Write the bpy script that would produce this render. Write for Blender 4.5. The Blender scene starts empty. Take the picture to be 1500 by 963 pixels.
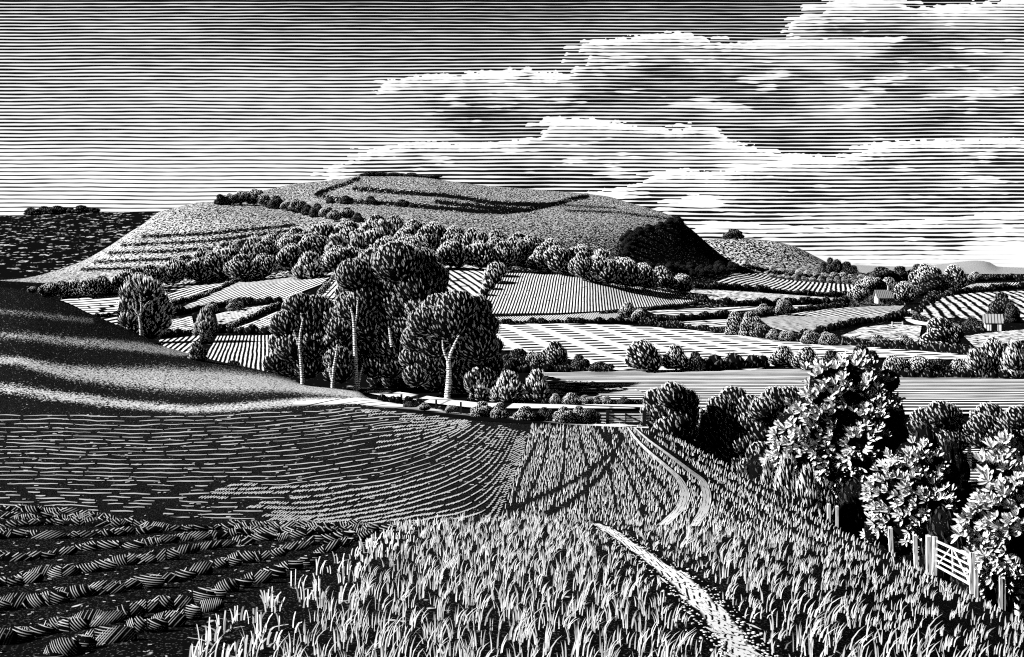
import bpy, math, random
import numpy as np
from mathutils import Vector, noise as mnoise

# ------------------------------------------------------------------ scene basics
scene = bpy.context.scene
COL = scene.collection
R = random.Random(7)
NR = np.random.RandomState(11)
F, CX, HY, ZC = 1608.0, 750.0, 400.0, 20.0     # focal length, principal point (photo pixels), camera height

scene.render.engine = 'CYCLES'
scene.cycles.max_bounces = 3
scene.cycles.diffuse_bounces = 1
scene.cycles.glossy_bounces = 1
scene.cycles.transmission_bounces = 1
scene.cycles.transparent_max_bounces = 2
scene.cycles.use_denoising = False
scene.cycles.pixel_filter_type = 'BLACKMAN_HARRIS'
scene.cycles.filter_width = 1.2
vs = scene.view_settings
vs.view_transform = 'Standard'; vs.look = 'None'; vs.gamma = 1.0; vs.use_curve_mapping = False
vs.exposure = 1.0

def W(px, py, d):
    return Vector(((px - CX) / F * d, d, ZC - (py - HY) / F * d))

def tag(o, label=None, cat=None, group=None, kind=None):
    if label: o['label'] = label
    if cat: o['category'] = cat
    if group: o['group'] = group
    if kind: o['kind'] = kind
    return o

def empty(name, loc=(0, 0, 0)):
    o = bpy.data.objects.new(name, None); COL.objects.link(o)
    o.location = loc; o.empty_display_size = .3
    return o

def make_mesh(name, V, faces, mats, mi=None, smooth=False, uv=None, attr=None):
    """V (n,3); faces: an (m,4) array or a list of tuples"""
    me = bpy.data.meshes.new(name)
    V = np.asarray(V, dtype=np.float32)
    if isinstance(faces, np.ndarray):
        m, k = faces.shape
        me.vertices.add(len(V)); me.vertices.foreach_set('co', V.ravel())
        me.loops.add(m * k); me.loops.foreach_set('vertex_index', faces.astype(np.int32).ravel())
        me.polygons.add(m)
        me.polygons.foreach_set('loop_start', np.arange(0, m * k, k, dtype=np.int32))
        try: me.polygons.foreach_set('loop_total', np.full(m, k, dtype=np.int32))
        except Exception: pass
        me.update(calc_edges=True)
    else:
        me.from_pydata([tuple(map(float, v)) for v in V], [], [tuple(map(int, f)) for f in faces])
    for mt in mats: me.materials.append(mt)
    if mi is not None: me.polygons.foreach_set('material_index', np.asarray(mi, dtype=np.int32))
    if smooth: me.polygons.foreach_set('use_smooth', np.ones(len(me.polygons), dtype=bool))
    if uv is not None:
        l = me.uv_layers.new(name='rows')
        idx = np.empty(len(me.loops), dtype=np.int32); me.loops.foreach_get('vertex_index', idx)
        l.data.foreach_set('uv', np.asarray(uv, dtype=np.float32)[idx].ravel())
    if attr:
        for k_, v_ in attr.items():
            a = me.attributes.new(k_, 'FLOAT', 'POINT'); a.data.foreach_set('value', np.asarray(v_, dtype=np.float32).ravel())
    me.validate(); me.update()
    return me

def link(name, me, parent=None):
    o = bpy.data.objects.new(name, me); COL.objects.link(o)
    if parent is not None: o.parent = parent
    return o

def structure(name, me):
    return tag(link(name, me), kind='structure')

# ------------------------------------------------------------------ interpolation helpers
def pchip(x, y, xi):
    """monotone cubic; x (n,), y (n,...) along axis 0"""
    x = np.asarray(x, float); y = np.asarray(y, float); xi = np.clip(np.asarray(xi, float), x[0], x[-1])
    h = np.diff(x); sh = (slice(None),) + (None,) * (y.ndim - 1)
    dl = np.diff(y, axis=0) / h[sh]
    m = np.zeros_like(y)
    if len(x) > 2:
        w1 = (2 * h[1:] + h[:-1])[sh]; w2 = (h[1:] + 2 * h[:-1])[sh]
        a, b = dl[:-1], dl[1:]
        ok = a * b > 0
        den = np.where(ok, w1 / np.where(ok, a, 1) + w2 / np.where(ok, b, 1), 1)
        m[1:-1] = np.where(ok, (w1 + w2) / den, 0)
    m[0], m[-1] = dl[0], dl[-1]
    k = np.clip(np.searchsorted(x, xi, side='right') - 1, 0, len(x) - 2)
    t = ((xi - x[k]) / h[k])[sh]; hk = h[k][sh]
    return ((1 + 2 * t) * (1 - t) ** 2 * y[k] + t * (1 - t) ** 2 * hk * m[k] + t * t * (3 - 2 * t) * y[k + 1] + t * t * (t - 1) * hk * m[k + 1])

def poly(pts, x):
    p = sorted(pts); return np.interp(x, [a for a, _ in p], [b for _, b in p])

def dr(d, drop): return (d, HY + drop * F / d)     # a point given by its drop below eye level

class Land:
    """one sheet of terrain: columns of (distance, height seen in the picture), turned into heights over the ground plan"""
    def __init__(s, cols, d0, d1, nd, px0=-900, px1=2400, step=5):
        s.ds = np.geomspace(d0, d1, nd); ld = np.log(s.ds)
        xs = sorted(cols); Z = []
        for x in xs:
            c = sorted(cols[x]); dd = np.array([a for a, _ in c], float); pp = np.array([b for _, b in c], float)
            Z.append(pchip(np.log(dd), -(pp - HY) * dd / F, ld))
        s.pxs = np.arange(px0, px1 + 1, step, dtype=float)
        s.Z = pchip(np.array(xs, float), np.array(Z), s.pxs)        # heights relative to the eye
        s.prep()
    def prep(s):
        s.PY = HY - s.Z * F / s.ds[None, :]
        s.step = s.pxs[1] - s.pxs[0]
    def col(s, px):
        t = (min(max(px, s.pxs[0]), s.pxs[-1] - .01) - s.pxs[0]) / s.step; i = int(t); t -= i
        return s.PY[i] * (1 - t) + s.PY[i + 1] * t
    def hit(s, px, py, dmin=0):
        c = s.col(px); j0 = int(np.searchsorted(s.ds, dmin))
        run = c[j0:] <= py
        if not run.any(): return None
        j = int(np.argmax(run)) + j0
        if j == j0: return s.ds[j] if j0 == 0 else s.ds[j]
        a, b = c[j - 1], c[j]; t = (a - py) / (a - b) if a != b else 0
        return s.ds[j - 1] * (1 - t) + s.ds[j] * t
    def pyat(s, px, d):
        return float(np.interp(d, s.ds, s.col(px)))
    def z(s, x, d):
        if d < s.ds[0] or d > s.ds[-1]: return -1e9
        px = CX + x / d * F
        return ZC - (s.pyat(px, d) - HY) * d / F
    def mesh(s, name, mats, kx=1, attr=None, smooth=True):
        P = s.pxs[::kx]; Z = s.Z[::kx]
        X = (P[:, None] - CX) / F * s.ds[None, :]
        V = np.stack([X, np.broadcast_to(s.ds[None, :], X.shape), ZC + Z], -1).reshape(-1, 3)
        nx, nd = X.shape; i = np.arange(nx - 1)[:, None] * nd + np.arange(nd - 1)[None, :]
        Q = np.stack([i, i + nd, i + nd + 1, i + 1], -1).reshape(-1, 4)
        PX = np.broadcast_to(P[:, None], X.shape).reshape(-1); PYv = s.PY[::kx].reshape(-1)
        at = {k: f(PX, PYv, V) for k, f in (attr or {}).items()}
        return make_mesh(name, V, Q, mats, smooth=smooth, attr=at)

# ------------------------------------------------------------------ node helpers
class NT:
    def __init__(s, nt): s.nt = nt; nt.nodes.clear()
    def n(s, t, **kw):
        nd = s.nt.nodes.new(t)
        for k, v in kw.items(): setattr(nd, k, v)
        return nd
    def l(s, a, b): s.nt.links.new(a, b)
    def put(s, sock, v):
        if hasattr(v, 'is_output'): s.l(v, sock)
        else: sock.default_value = v
    def m(s, op, a, b=None, c=None, clamp=False):
        nd = s.n('ShaderNodeMath', operation=op, use_clamp=clamp)
        for i, v in enumerate((a, b, c)):
            if v is not None: s.put(nd.inputs[i], v)
        return nd.outputs[0]
    def xyz(s, x, y, z=0.0):
        nd = s.n('ShaderNodeCombineXYZ')
        for i, v in enumerate((x, y, z)): s.put(nd.inputs[i], v)
        return nd.outputs[0]
    def sep(s, v):
        nd = s.n('ShaderNodeSeparateXYZ'); s.l(v, nd.inputs[0]); return nd.outputs
    def noise(s, vec, scale, detail=1.0, rough=.5):
        nd = s.n('ShaderNodeTexNoise'); s.l(vec, nd.inputs['Vector'])
        nd.inputs['Scale'].default_value = scale; nd.inputs['Detail'].default_value = detail; nd.inputs['Roughness'].default_value = rough
        return nd.outputs[0]
    def vmap(s, vec, scale):
        nd = s.n('ShaderNodeVectorMath', operation='MULTIPLY'); s.l(vec, nd.inputs[0]); nd.inputs[1].default_value = scale
        return nd.outputs[0]
    def ramp(s, fac, pts):
        nd = s.n('ShaderNodeValToRGB'); s.put(nd.inputs[0], fac)
        e = nd.color_ramp.elements
        while len(e) > 1: e.remove(e[-1])
        e[0].position = pts[0][0]; e[0].color = (pts[0][1],) * 3 + (1,)
        for p, v in pts[1:]:
            k = e.new(p); k.color = (v,) * 3 + (1,)
        return nd.outputs[0]
    def sstep(s, v, a, b):
        nd = s.n('ShaderNodeMapRange', interpolation_type='SMOOTHSTEP'); s.put(nd.inputs[0], v)
        s.put(nd.inputs[1], a); s.put(nd.inputs[2], b)
        return nd.outputs[0]
    def mixf(s, f, a, b):
        nd = s.n('ShaderNodeMix', data_type='FLOAT'); s.put(nd.inputs[0], f); s.put(nd.inputs[2], a); s.put(nd.inputs[3], b)
        return nd.outputs[0]

INK, PAPER = 0.0035, 0.8
def surface(nt, col, rough=.9):
    b = nt.n('ShaderNodeBsdfDiffuse'); nt.put(b.inputs[0], col)
    o = nt.n('ShaderNodeOutputMaterial'); nt.l(b.outputs[0], o.inputs[0])

def new_mat(name):
    mt = bpy.data.materials.new(name); mt.use_nodes = True
    return mt, NT(mt.node_tree)

def mix_ink(nt, mask, ink=INK, paper=PAPER):
    v = nt.mixf(mask, ink, paper)
    c = nt.n('ShaderNodeCombineColor'); 
    for i in range(3): nt.l(v, c.inputs[i])
    return c.outputs[0]

def flat_mat(name, paper=PAPER, var=0.0, scale=3.0):
    mt, nt = new_mat(name)
    tc = nt.n('ShaderNodeTexCoord').outputs['Object']
    v = nt.m('SUBTRACT', paper, nt.m('MULTIPLY', nt.noise(tc, scale, 2), var)) if var else paper
    c = nt.n('ShaderNodeCombineColor')
    for i in range(3): nt.put(c.inputs[i], v)
    surface(nt, c.outputs[0]); return mt

def ink_mat(name, scale, thr=.66, paper=.25, stretch=(1, 1, 1), soft=.03):
    """near-black with a sprinkle of fine pale flecks"""
    mt, nt = new_mat(name)
    tc = nt.vmap(nt.n('ShaderNodeTexCoord').outputs['Object'], stretch)
    f = nt.sstep(nt.noise(tc, scale, 1), thr, thr + soft)
    surface(nt, mix_ink(nt, f, INK, paper)); return mt

def stipple_mat(name, scale, stretch, attr='cover', base=None, paper=PAPER, big=.0, grain=0):
    """pale flecks on black whose cover is the painted attribute (0..1)"""
    mt, nt = new_mat(name)
    tc = nt.vmap(nt.n('ShaderNodeTexCoord').outputs['Object'], stretch)
    n = nt.noise(tc, scale, 1.5, .6)
    if base is None:
        a = nt.n('ShaderNodeAttribute', attribute_name=attr); cov = a.outputs['Fac']
    else: cov = base
    if big: cov = nt.m('ADD', cov, nt.m('MULTIPLY', nt.m('SUBTRACT', nt.noise(tc, scale * .06, 2), .5), big))
    thr = nt.m('SUBTRACT', .74, nt.m('MULTIPLY', cov, .40))       # noise is bunched round 0.5
    f = nt.sstep(n, nt.m('SUBTRACT', thr, .035), nt.m('ADD', thr, .035))
    if grain:
        g = nt.sstep(nt.noise(nt.n('ShaderNodeTexCoord').outputs['Object'], grain, 1), .62, .70)
        f = nt.m('MAXIMUM', f, nt.m('MULTIPLY', g, .16))
    surface(nt, mix_ink(nt, f, INK, paper)); return mt

def rows_mat(name, duty=.5, wob=.15, dash=0.0, dscale=.2, dutyvar=.2, fleck=0.0, fscale=1.5, paper=PAPER, hatch=0.0, brick=False, wscale=.05):
    """crop rows: UV u runs along the rows in metres, v counts rows"""
    mt, nt = new_mat(name)
    uvn = nt.n('ShaderNodeUVMap', uv_map='rows').outputs[0]
    u, v, _ = nt.sep(uvn)
    w = nt.m('MULTIPLY', nt.m('SUBTRACT', nt.noise(nt.xyz(nt.m('MULTIPLY', u, wscale), nt.m('MULTIPLY', v, .35)), 1, 2), .5), wob * 2)
    vv = nt.m('ADD', v, w)
    tri = nt.m('ABSOLUTE', nt.m('SUBTRACT', nt.m('MULTIPLY', nt.m('FRACT', vv), 2), 1))
    row = nt.m('FLOOR', vv)
    du = nt.m('ADD', duty, nt.m('MULTIPLY', nt.m('SUBTRACT', nt.noise(nt.xyz(nt.m('MULTIPLY', u, wscale * 3), nt.m('MULTIPLY', row, 7.3)), 1, 2), .5), dutyvar * 2))
    f = nt.m('DIVIDE', nt.m('SUBTRACT', du, tri), .22); f = nt.m('ADD', f, .5, clamp=True)
    if dash:
        off = nt.m('MULTIPLY', row, 13.71)
        dn = nt.noise(nt.xyz(nt.m('ADD', nt.m('MULTIPLY', u, dscale), off), row), 1, 1)
        f = nt.m('MULTIPLY', f, nt.sstep(dn, dash - .03, dash + .03))
    if hatch:
        _, oy_, _ = nt.sep(nt.n('ShaderNodeTexCoord').outputs['Object'])
        hn = nt.m('FRACT', nt.m('ADD', nt.m('MULTIPLY', oy_, hatch), nt.m('MULTIPLY', v, .37)))
        hs = nt.sstep(nt.m('ABSOLUTE', nt.m('SUBTRACT', hn, .5)), .22, .33)
        f = nt.m('MAXIMUM', f, hs)
    if fleck:
        fn = nt.noise(nt.n('ShaderNodeTexCoord').outputs['Object'], fscale, 1)
        f = nt.m('MULTIPLY', f, nt.sstep(fn, fleck - .04, fleck + .04))
    surface(nt, mix_ink(nt, f, INK, paper)); return mt
# ------------------------------------------------------------------ camera, sun, sky
cam = bpy.data.cameras.new('camera'); cam_o = bpy.data.objects.new('camera', cam); COL.objects.link(cam_o)
cam_o.location = (0, 0, ZC); cam_o.rotation_euler = (math.radians(90), 0, 0)
cam.sensor_width = 36; cam.lens = 36 * F / 1500.0
cam.shift_y = -(963 / 2 - HY) / 1500.0
cam.clip_start = .1; cam.clip_end = 60000
scene.camera = cam_o

SUN = Vector((-.83, -.18, .53)).normalized()
sl = bpy.data.lights.new('sun', 'SUN'); sl.energy = 5.0; sl.angle = math.radians(.5); sl.color = (1, 1, 1)
so = bpy.data.objects.new('sun', sl); COL.objects.link(so); so.location = (-60, -40, 90)
so.rotation_euler = (-SUN).to_track_quat('-Z', 'Y').to_euler()

world = bpy.data.worlds.new('World'); scene.world = world; world.use_nodes = True
nt = NT(world.node_tree)
dirv = nt.n('ShaderNodeTexCoord').outputs['Generated']
dx, dy, dz = nt.sep(dirv)
ay = nt.m('MAXIMUM', nt.m('ABSOLUTE', dy), .02)
U = nt.m('ADD', nt.m('MULTIPLY', nt.m('DIVIDE', dx, ay), F), CX)        # long parallel bands of cloud running east-west
V = nt.m('SUBTRACT', HY, nt.m('MULTIPLY', nt.m('DIVIDE', dz, ay), F))
def n1(fu, fv, off, detail=2):
    return nt.noise(nt.xyz(nt.m('MULTIPLY', U, fu), nt.m('MULTIPLY', V, fv), off), 1.0, detail)
# lines
ph = nt.m('SUBTRACT', nt.m('MULTIPLY', V, .217), nt.m('MULTIPLY', nt.m('MULTIPLY', V, V), .0000833))
ph = nt.m('ADD', ph, nt.m('MULTIPLY', n1(.003, .009, 50.0, 2), 1.1))
ph = nt.m('ADD', ph, nt.m('MULTIPLY', n1(.02, .21, 70.0, 1), .22))
rown = nt.n('ShaderNodeTexWhiteNoise', noise_dimensions='1D'); nt.l(nt.m('FLOOR', ph), rown.inputs['W'])
jit = nt.m('SUBTRACT', rown.outputs[0], .5)
UJ = nt.m('ADD', U, nt.m('MULTIPLY', jit, 46.0))       # each band of cloud ends at its own place
def n2(fu, fv, off, detail=2):
    return nt.noise(nt.xyz(nt.m('MULTIPLY', UJ, fu), nt.m('MULTIPLY', V, fv), off), 1.0, detail)
base = nt.ramp(nt.m('DIVIDE', nt.m('ADD', V, 400.0), 800.0), [(0, .04), (.3, .12), (.46, .22), (.53, .33), (.58, .40), (.66, .48), (.72, .55), (.80, .64), (.86, .70), (.92, .76)])  # fades to near black above the frame, keeping overhead fill low
dk = nt.m('MULTIPLY', nt.sstep(U, 250, 700), nt.sstep(V, 190, 50))
T = nt.m('SUBTRACT', base, nt.m('MULTIPLY', dk, .12))
T = nt.m('ADD', T, nt.m('MULTIPLY', nt.m('SUBTRACT', n1(.004, .02, 3.3), .5), .3))
def nt_soft(dd): return nt.m('ADD', 6.0, nt.m('MULTIPLY', dd, 1.5))
def cloud(T, pts, prof, seed, bump=16, size=.03, ext=None):
    fc = nt.n('ShaderNodeFloatCurve')
    cv = fc.mapping.curves[0]
    pp = [(-200, pts[0][1])] + pts + [(1750, pts[-1][1] if ext is None else ext)]
    while len(cv.points) < len(pp): cv.points.new(.5, .5)
    for p_, (x, y) in zip(cv.points, pp):
        p_.location = ((x + 200) / 1950, (500 - y) / 520); p_.handle_type = 'VECTOR'
    fc.mapping.update()
    nt.put(fc.inputs['Value'], nt.m('DIVIDE', nt.m('ADD', UJ, 200.0), 1950.0, clamp=True))
    edge = nt.m('SUBTRACT', 500.0, nt.m('MULTIPLY', fc.outputs[0], 520.0))
    b1 = nt.m('ABSOLUTE', nt.m('SUBTRACT', n2(size, .0, seed, 3), .5))
    edge = nt.m('ADD', edge, nt.m('MULTIPLY', b1, bump * 3.0))
    d = nt.m('SUBTRACT', V, edge)
    ins = nt.sstep(d, -1.0, 2.0)
    x0, x1 = pts[0][0], pts[-1][0]
    dd = nt.m('MAXIMUM', d, 0.0)
    ins = nt.m('MULTIPLY', ins, nt.sstep(nt.m('SUBTRACT', nt.m('SUBTRACT', U, float(x0)), nt.m('MULTIPLY', dd, .75)), -4.0, nt_soft(dd)))
    if ext is None:
        ins = nt.m('MULTIPLY', ins, nt.sstep(nt.m('SUBTRACT', nt.m('SUBTRACT', float(x1), U), nt.m('MULTIPLY', dd, .9)), -4.0, nt_soft(dd)))
    fl = nt.m('ADD', .3, nt.m('MULTIPLY', n2(.016, .01, seed + 5, 3), 2.6))
    de = nt.m('MULTIPLY', d, fl)
    t = nt.ramp(nt.m('DIVIDE', de, 200.0, clamp=True), [(a / 200.0, b / 1.5) for a, b in prof])
    t = nt.m('MULTIPLY', t, 1.5)
    t = nt.m('ADD', t, nt.m('MULTIPLY', nt.m('SUBTRACT', n2(.007, .028, seed + 9, 3), .52), 1.0))
    t = nt.m('ADD', t, nt.m('MULTIPLY', nt.sstep(n2(.013, .055, seed + 13, 3), .58, .68), .42))      # lesser puffs within the bank
    return nt.mixf(ins, T, t)
# upper bank of cloud
T = cloud(T, [(545,130),(556,116),(600,108),(660,106),(720,99),(770,97),(803,102),(826,104),(834,92),(842,74),(858,58),(880,54),(940,50),(985,45),(1010,45),(1050,52),(1066,62),(1090,60),(1125,60),(1150,44),(1165,30),(1185,12),(1215,-10),(1320,-10),(1360,10),(1420,0),(1500,-5)],
      [(0,1.3),(9,1.05),(22,.62),(55,.5),(85,.36),(115,.32),(150,.4),(200,.42)], 1.7, ext=-5)
T = cloud(T, [(1095,62),(1125,57),(1200,56),(1260,54),(1330,52)], [(0,1.1),(8,.9),(22,.55),(50,.48),(100,.44),(200,.46)], 21.4, bump=5)
# middle bank
T = cloud(T, [(440,300),(452,268),(480,243),(505,228),(522,222),(548,210),(562,213),(620,205),(700,210),(750,203),(775,193),(786,178),(802,170),(850,168),(900,175),(942,182),(970,188),(985,188),(1000,178),(1022,178),(1036,187),(1050,200)],
      [(0,1.35),(10,1.1),(22,.7),(50,.58),(80,.52),(120,.45),(200,.45)], 37.7, ext=330)
T = cloud(T, [(698,171),(706,164),(730,163),(744,168)], [(0,1.2),(6,1.0),(14,.6),(40,.5),(200,.5)], 61.0, bump=3) if False else T
# eastern bank
T = cloud(T, [(820,292),(850,281),(900,275),(925,268),(940,258),(960,250),(1000,245),(1040,252),(1080,246),(1120,238),(1180,226),(1238,225),(1268,210),(1310,202),(1400,203),(1500,201)],
      [(0,1.3),(9,1.05),(22,.66),(46,.52),(80,.46),(110,.42),(150,.5),(200,.6)], 83.9, ext=201)
T = cloud(T, [(958,300),(985,287),(1010,283),(1040,288),(1062,296)], [(0,1.25),(14,1.05),(30,.66),(60,.55),(200,.55)], 101.2, bump=6)
# low banks over the horizon
T = cloud(T, [(985,345),(1005,330),(1060,323),(1130,326),(1178,334),(1215,333),(1240,330),(1300,326),(1340,320),(1392,318),(1420,311),(1500,309)],
      [(0,1.2),(8,.95),(18,.66),(34,.6),(52,.7),(66,.86),(76,1.05),(200,1.2)], 121.5, bump=6, ext=309)
tri = nt.m('ABSOLUTE', nt.m('SUBTRACT', nt.m('MULTIPLY', nt.m('FRACT', ph), 2.0), 1.0))
Tn = nt.m('ADD', T, nt.m('MULTIPLY', nt.m('SUBTRACT', n1(.025, .23, 90.0, 2), .5), .3))
mask = nt.m('ADD', nt.m('DIVIDE', nt.m('SUBTRACT', Tn, tri), .16), .5, clamp=True)
mask = nt.m('MULTIPLY', mask, nt.sstep(dy, -.25, .05))           # unseen sky behind the viewer blacked out to keep fill light low
sky = nt.n('ShaderNodeTexSky', sky_type='NISHITA'); sky.sun_disc = False
sky.sun_elevation = math.asin(SUN.z); sky.sun_rotation = math.atan2(SUN.x, SUN.y)
bw = nt.n('ShaderNodeRGBToBW'); nt.l(sky.outputs[0], bw.inputs[0])
white = nt.m('MINIMUM', nt.m('MAXIMUM', nt.m('MULTIPLY', bw.outputs[0], 1.2), 5.0), 5.6)
val = nt.m('ADD', nt.m('MULTIPLY', mask, white), .03)
cc = nt.n('ShaderNodeCombineColor')
for i in range(3): nt.l(val, cc.inputs[i])
bg = nt.n('ShaderNodeBackground'); nt.l(cc.outputs[0], bg.inputs[0]); bg.inputs[1].default_value = .1
wo = nt.n('ShaderNodeOutputWorld'); nt.l(bg.outputs[0], wo.inputs[0])
# ------------------------------------------------------------------ terrain
near_cols = {
 -300: [(3,2200),dr(9,3.4),dr(22,5.0),dr(30,7.2),(38,741),(50,692),(62,655),(77,622),(90,601),(100,556),(120,490),(140,440),(160,405),(178,395),dr(205,4),dr(240,16),dr(260,22)],
 25: [(3,2000),dr(9,3.3),dr(13,3.8),dr(17,4.25),dr(22,4.72),dr(30,7.1),(38,741),(50,690),(62,653),(77,620),(90,600),(100,558),(120,500),(140,453),(160,430),(175,424),dr(200,5.5),dr(240,18),dr(260,22)],
 100: [(3,2000),dr(9,3.25),dr(13,3.75),dr(17,4.25),dr(22,4.8),dr(30,7.15),(38,743),(50,690),(62,652),(77,620),(90,602),(100,566),(120,515),(140,470),(160,448),(170,444),dr(195,9),dr(240,20),dr(260,22)],
 200: [(3,2000),dr(9,3.2),dr(13,3.7),dr(17,4.25),dr(22,4.85),dr(30,7.2),(38,746),(50,691),(62,651),(77,620),(90,603),(100,577),(120,532),(140,502),(156,489),dr(180,15),dr(230,22),dr(260,24)],
 300: [(3,2000),dr(9,3.2),dr(13,3.7),dr(17,4.25),dr(22,4.95),dr(30,7.3),(38,751),(50,693),(62,651),(77,619),(90,600),(100,579),(120,546),(136,527),(144,524),dr(170,17),dr(230,22),dr(260,24)],
 400: [(3,2000),dr(9,3.2),dr(13,3.7),dr(17,4.25),dr(22,5.0),dr(30,7.35),(38,753),(50,693),(62,650),(77,616),(90,594),(100,578),(120,557),(137,547),dr(160,17),dr(230,23),dr(260,25)],
 520: [(3,2000),dr(9,3.15),dr(13,3.7),dr(17,4.25),dr(22,5.03),dr(30,7.4),(38,755),(50,692),(62,648),(77,614),(88,588),(100,577),(112,573),dr(130,16),dr(160,19),dr(260,25)],
 600: [(3,2000),dr(9,3.15),dr(13,3.7),dr(17,4.25),dr(22,4.98),dr(30,7.4),(38,754),(50,691),(62,647),(77,610),(84,596),(90,594),dr(105,15.5),dr(140,19),dr(260,25)],
 700: [(3,2000),dr(9,3.15),dr(13,3.7),dr(17,4.25),dr(22,4.93),dr(30,7.35),(38,752),(50,690),(62,646),(76,613),(82,608),dr(95,14.5),dr(120,18),dr(260,25)],
 870: [(3,2000),dr(9,3.2),dr(13,3.7),dr(17,4.3),dr(22,5.0),dr(30,7.3),(38,758),(50,697),(62,656),(77,620),(81,618),dr(95,15),dr(120,19),dr(260,26)],
 950: [(3,2000),dr(9,3.25),dr(13,3.8),dr(18,4.5),dr(22,5.07),dr(30,7.3),(38,762),(50,704),(62,661),(77,626),dr(88,14.5),dr(100,18),dr(140,22),dr(260,28)],
 1050: [(3,2000),dr(9,3.4),dr(13,3.9),dr(18,4.55),dr(22,5.2),dr(30,7.3),(40,770),(55,720),(66,690),(74,675),dr(86,17.5),dr(110,20),dr(260,30)],
 1200: [(3,2100),dr(9,3.6),dr(13,4.2),dr(18,4.95),dr(23,5.85),dr(30,7.55),(40,797),(55,769),(68,751),dr(78,19.5),dr(110,22),dr(260,30)],
 1300: [(3,2200),dr(9,3.8),dr(13,4.5),dr(18,5.4),(25,849),(33,836),(42,820),(52,808),dr(64,19),dr(100,22),dr(260,30)],
 1400: [(3,2300),dr(9,4.2),dr(13,4.9),dr(18,5.9),(25,890),(32,876),(42,861),dr(54,17.5),dr(80,21),dr(260,30)],
 1500: [(3,2500),dr(9,4.6),dr(13,5.4),(18,972),(25,928),(30,915),(36,908),dr(46,16),dr(70,21),dr(260,30)],
 1800: [(3,3200),dr(9,5.6),dr(13,6.8),dr(18,8.8),dr(25,11.5),dr(32,15),dr(46,19),dr(70,22),dr(260,30)],
}
hills_near = Land(near_cols, 3, 260, 240)
valley_cols = {
 -300: [(60,2000),dr(150,17.5),dr(200,18),(300,484),(380,440),(430,415),(500,412),(700,408),(1300,405),(3000,402),(25000,400.6)],
 25: [(60,2000),dr(150,17.5),dr(200,18),(300,486),(380,443),(430,418),(500,414),(700,409),(1300,405),(3000,402),(25000,400.6)],
 250: [(60,2000),dr(150,17.5),dr(200,18),(300,488),(370,450),(430,418),(500,413),(700,408),(1300,405),(3000,402),(25000,400.6)],
 490: [(60,2000),dr(150,17.5),dr(200,18),(300,487),(360,443),(430,402),(480,401),(700,404),(1300,404),(3000,402),(25000,400.6)],
 650: [(60,2000),dr(150,17.5),(220,530),(300,484),(350,455),(430,392),(480,394),(700,400),(1300,402),(3000,402),(25000,400.6)],
 740: [(60,2000),dr(150,17.5),(220,530),(300,482),(340,464),(380,432),(430,398),(480,398),(700,400),(1300,402),(3000,402),(25000,400.6)],
 850: [(60,2000),dr(150,17.5),(220,530),(300,482),(340,460),(385,430),(425,408),(480,404),(700,402),(1300,402),(3000,402),(25000,400.6)],
 930: [(60,2000),dr(150,17.5),(220,530),(300,483),(350,461),(400,436),(435,421),(500,412),(700,406),(1300,403),(3000,402),(25000,400.6)],
 1020: [(60,2000),dr(150,17.5),(220,530),(300,486),(350,466),(430,443),(500,427),(700,414),(1300,405),(3000,402),(25000,400.6)],
 1250: [(60,2000),dr(150,17.5),(220,530),(350,479),(500,447),(700,425),(900,415),(1300,407),(3000,402),(25000,400.6)],
 1500: [(60,2000),dr(150,17.5),(220,532),(350,484),(430,458),(560,430),(800,413),(1300,406),(3000,402),(25000,400.6)],
}
valley = Land(valley_cols, 60, 25000, 260)
hill_cols = {
 -300: [(390,452),(430,436),(520,425),(620,420),(720,424),(1150,430)],
 25: [(390,450),(430,428),(520,414),(600,409),(700,418),(1150,425)],
 110: [(390,450),(430,424),(520,402),(620,387),(720,398),(1150,420)],
 160: [(390,450),(430,422),(520,394),(640,361),(740,374),(1150,416)],
 200: [(390,450),(430,420),(510,390),(650,335),(760,352),(1150,410)],
 240: [(390,450),(430,418),(500,388),(580,350),(680,309),(800,330),(1150,400)],
 300: [(390,450),(430,414),(500,382),(600,330),(710,296),(850,305),(1150,390)],
 360: [(390,450),(430,411),(500,376),(600,326),(700,299),(760,294),(860,286),(1150,380)],
 430: [(390,450),(430,407),(500,368),(600,326),(700,304),(760,298),(900,271),(1150,360)],
 490: [(390,450),(430,403),(500,362),(600,320),(700,301),(800,283),(900,265),(1150,350)],
 530: [(390,450),(430,402),(500,360),(600,318),(700,300),(800,280),(900,258),(960,258),(1150,345)],
 600: [(390,450),(430,398),(500,360),(600,320),(700,300),(800,279),(900,259),(960,261),(1150,345)],
 700: [(390,450),(430,397),(500,368),(600,332),(700,306),(800,288),(900,272),(1150,350)],
 800: [(390,450),(430,402),(500,376),(600,342),(700,314),(800,296),(900,280),(1150,355)],
 890: [(390,450),(430,412),(500,388),(600,355),(700,325),(800,303),(900,289),(1150,360)],
 940: [(390,452),(440,424),(520,404),(580,380),(650,352),(750,322),(860,303),(1150,370)],
 985: [(390,455),(440,430),(520,414),(590,394),(660,370),(740,340),(820,317),(1150,380)],
 1010: [(390,456),(440,434),(520,417),(600,402),(680,378),(760,350),(830,334),(1150,385)],
 1040: [(390,458),(450,434),(560,416),(650,400),(740,378),(830,360),(1150,395)],
 1070: [(390,460),(450,436),(560,420),(660,406),(760,394),(850,382),(1150,402)],
 1110: [(390,462),(450,440),(600,420),(750,408),(870,398),(1150,406)],
 1200: [(390,470),(450,446),(600,430),(750,418),(870,410),(1150,410)],
 1500: [(390,490),(450,470),(600,440),(870,424),(1150,415)],
}
hill = Land(hill_cols, 390, 1150, 170, px0=-900, px1=1700)
rs = np.random.RandomState(3)
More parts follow.
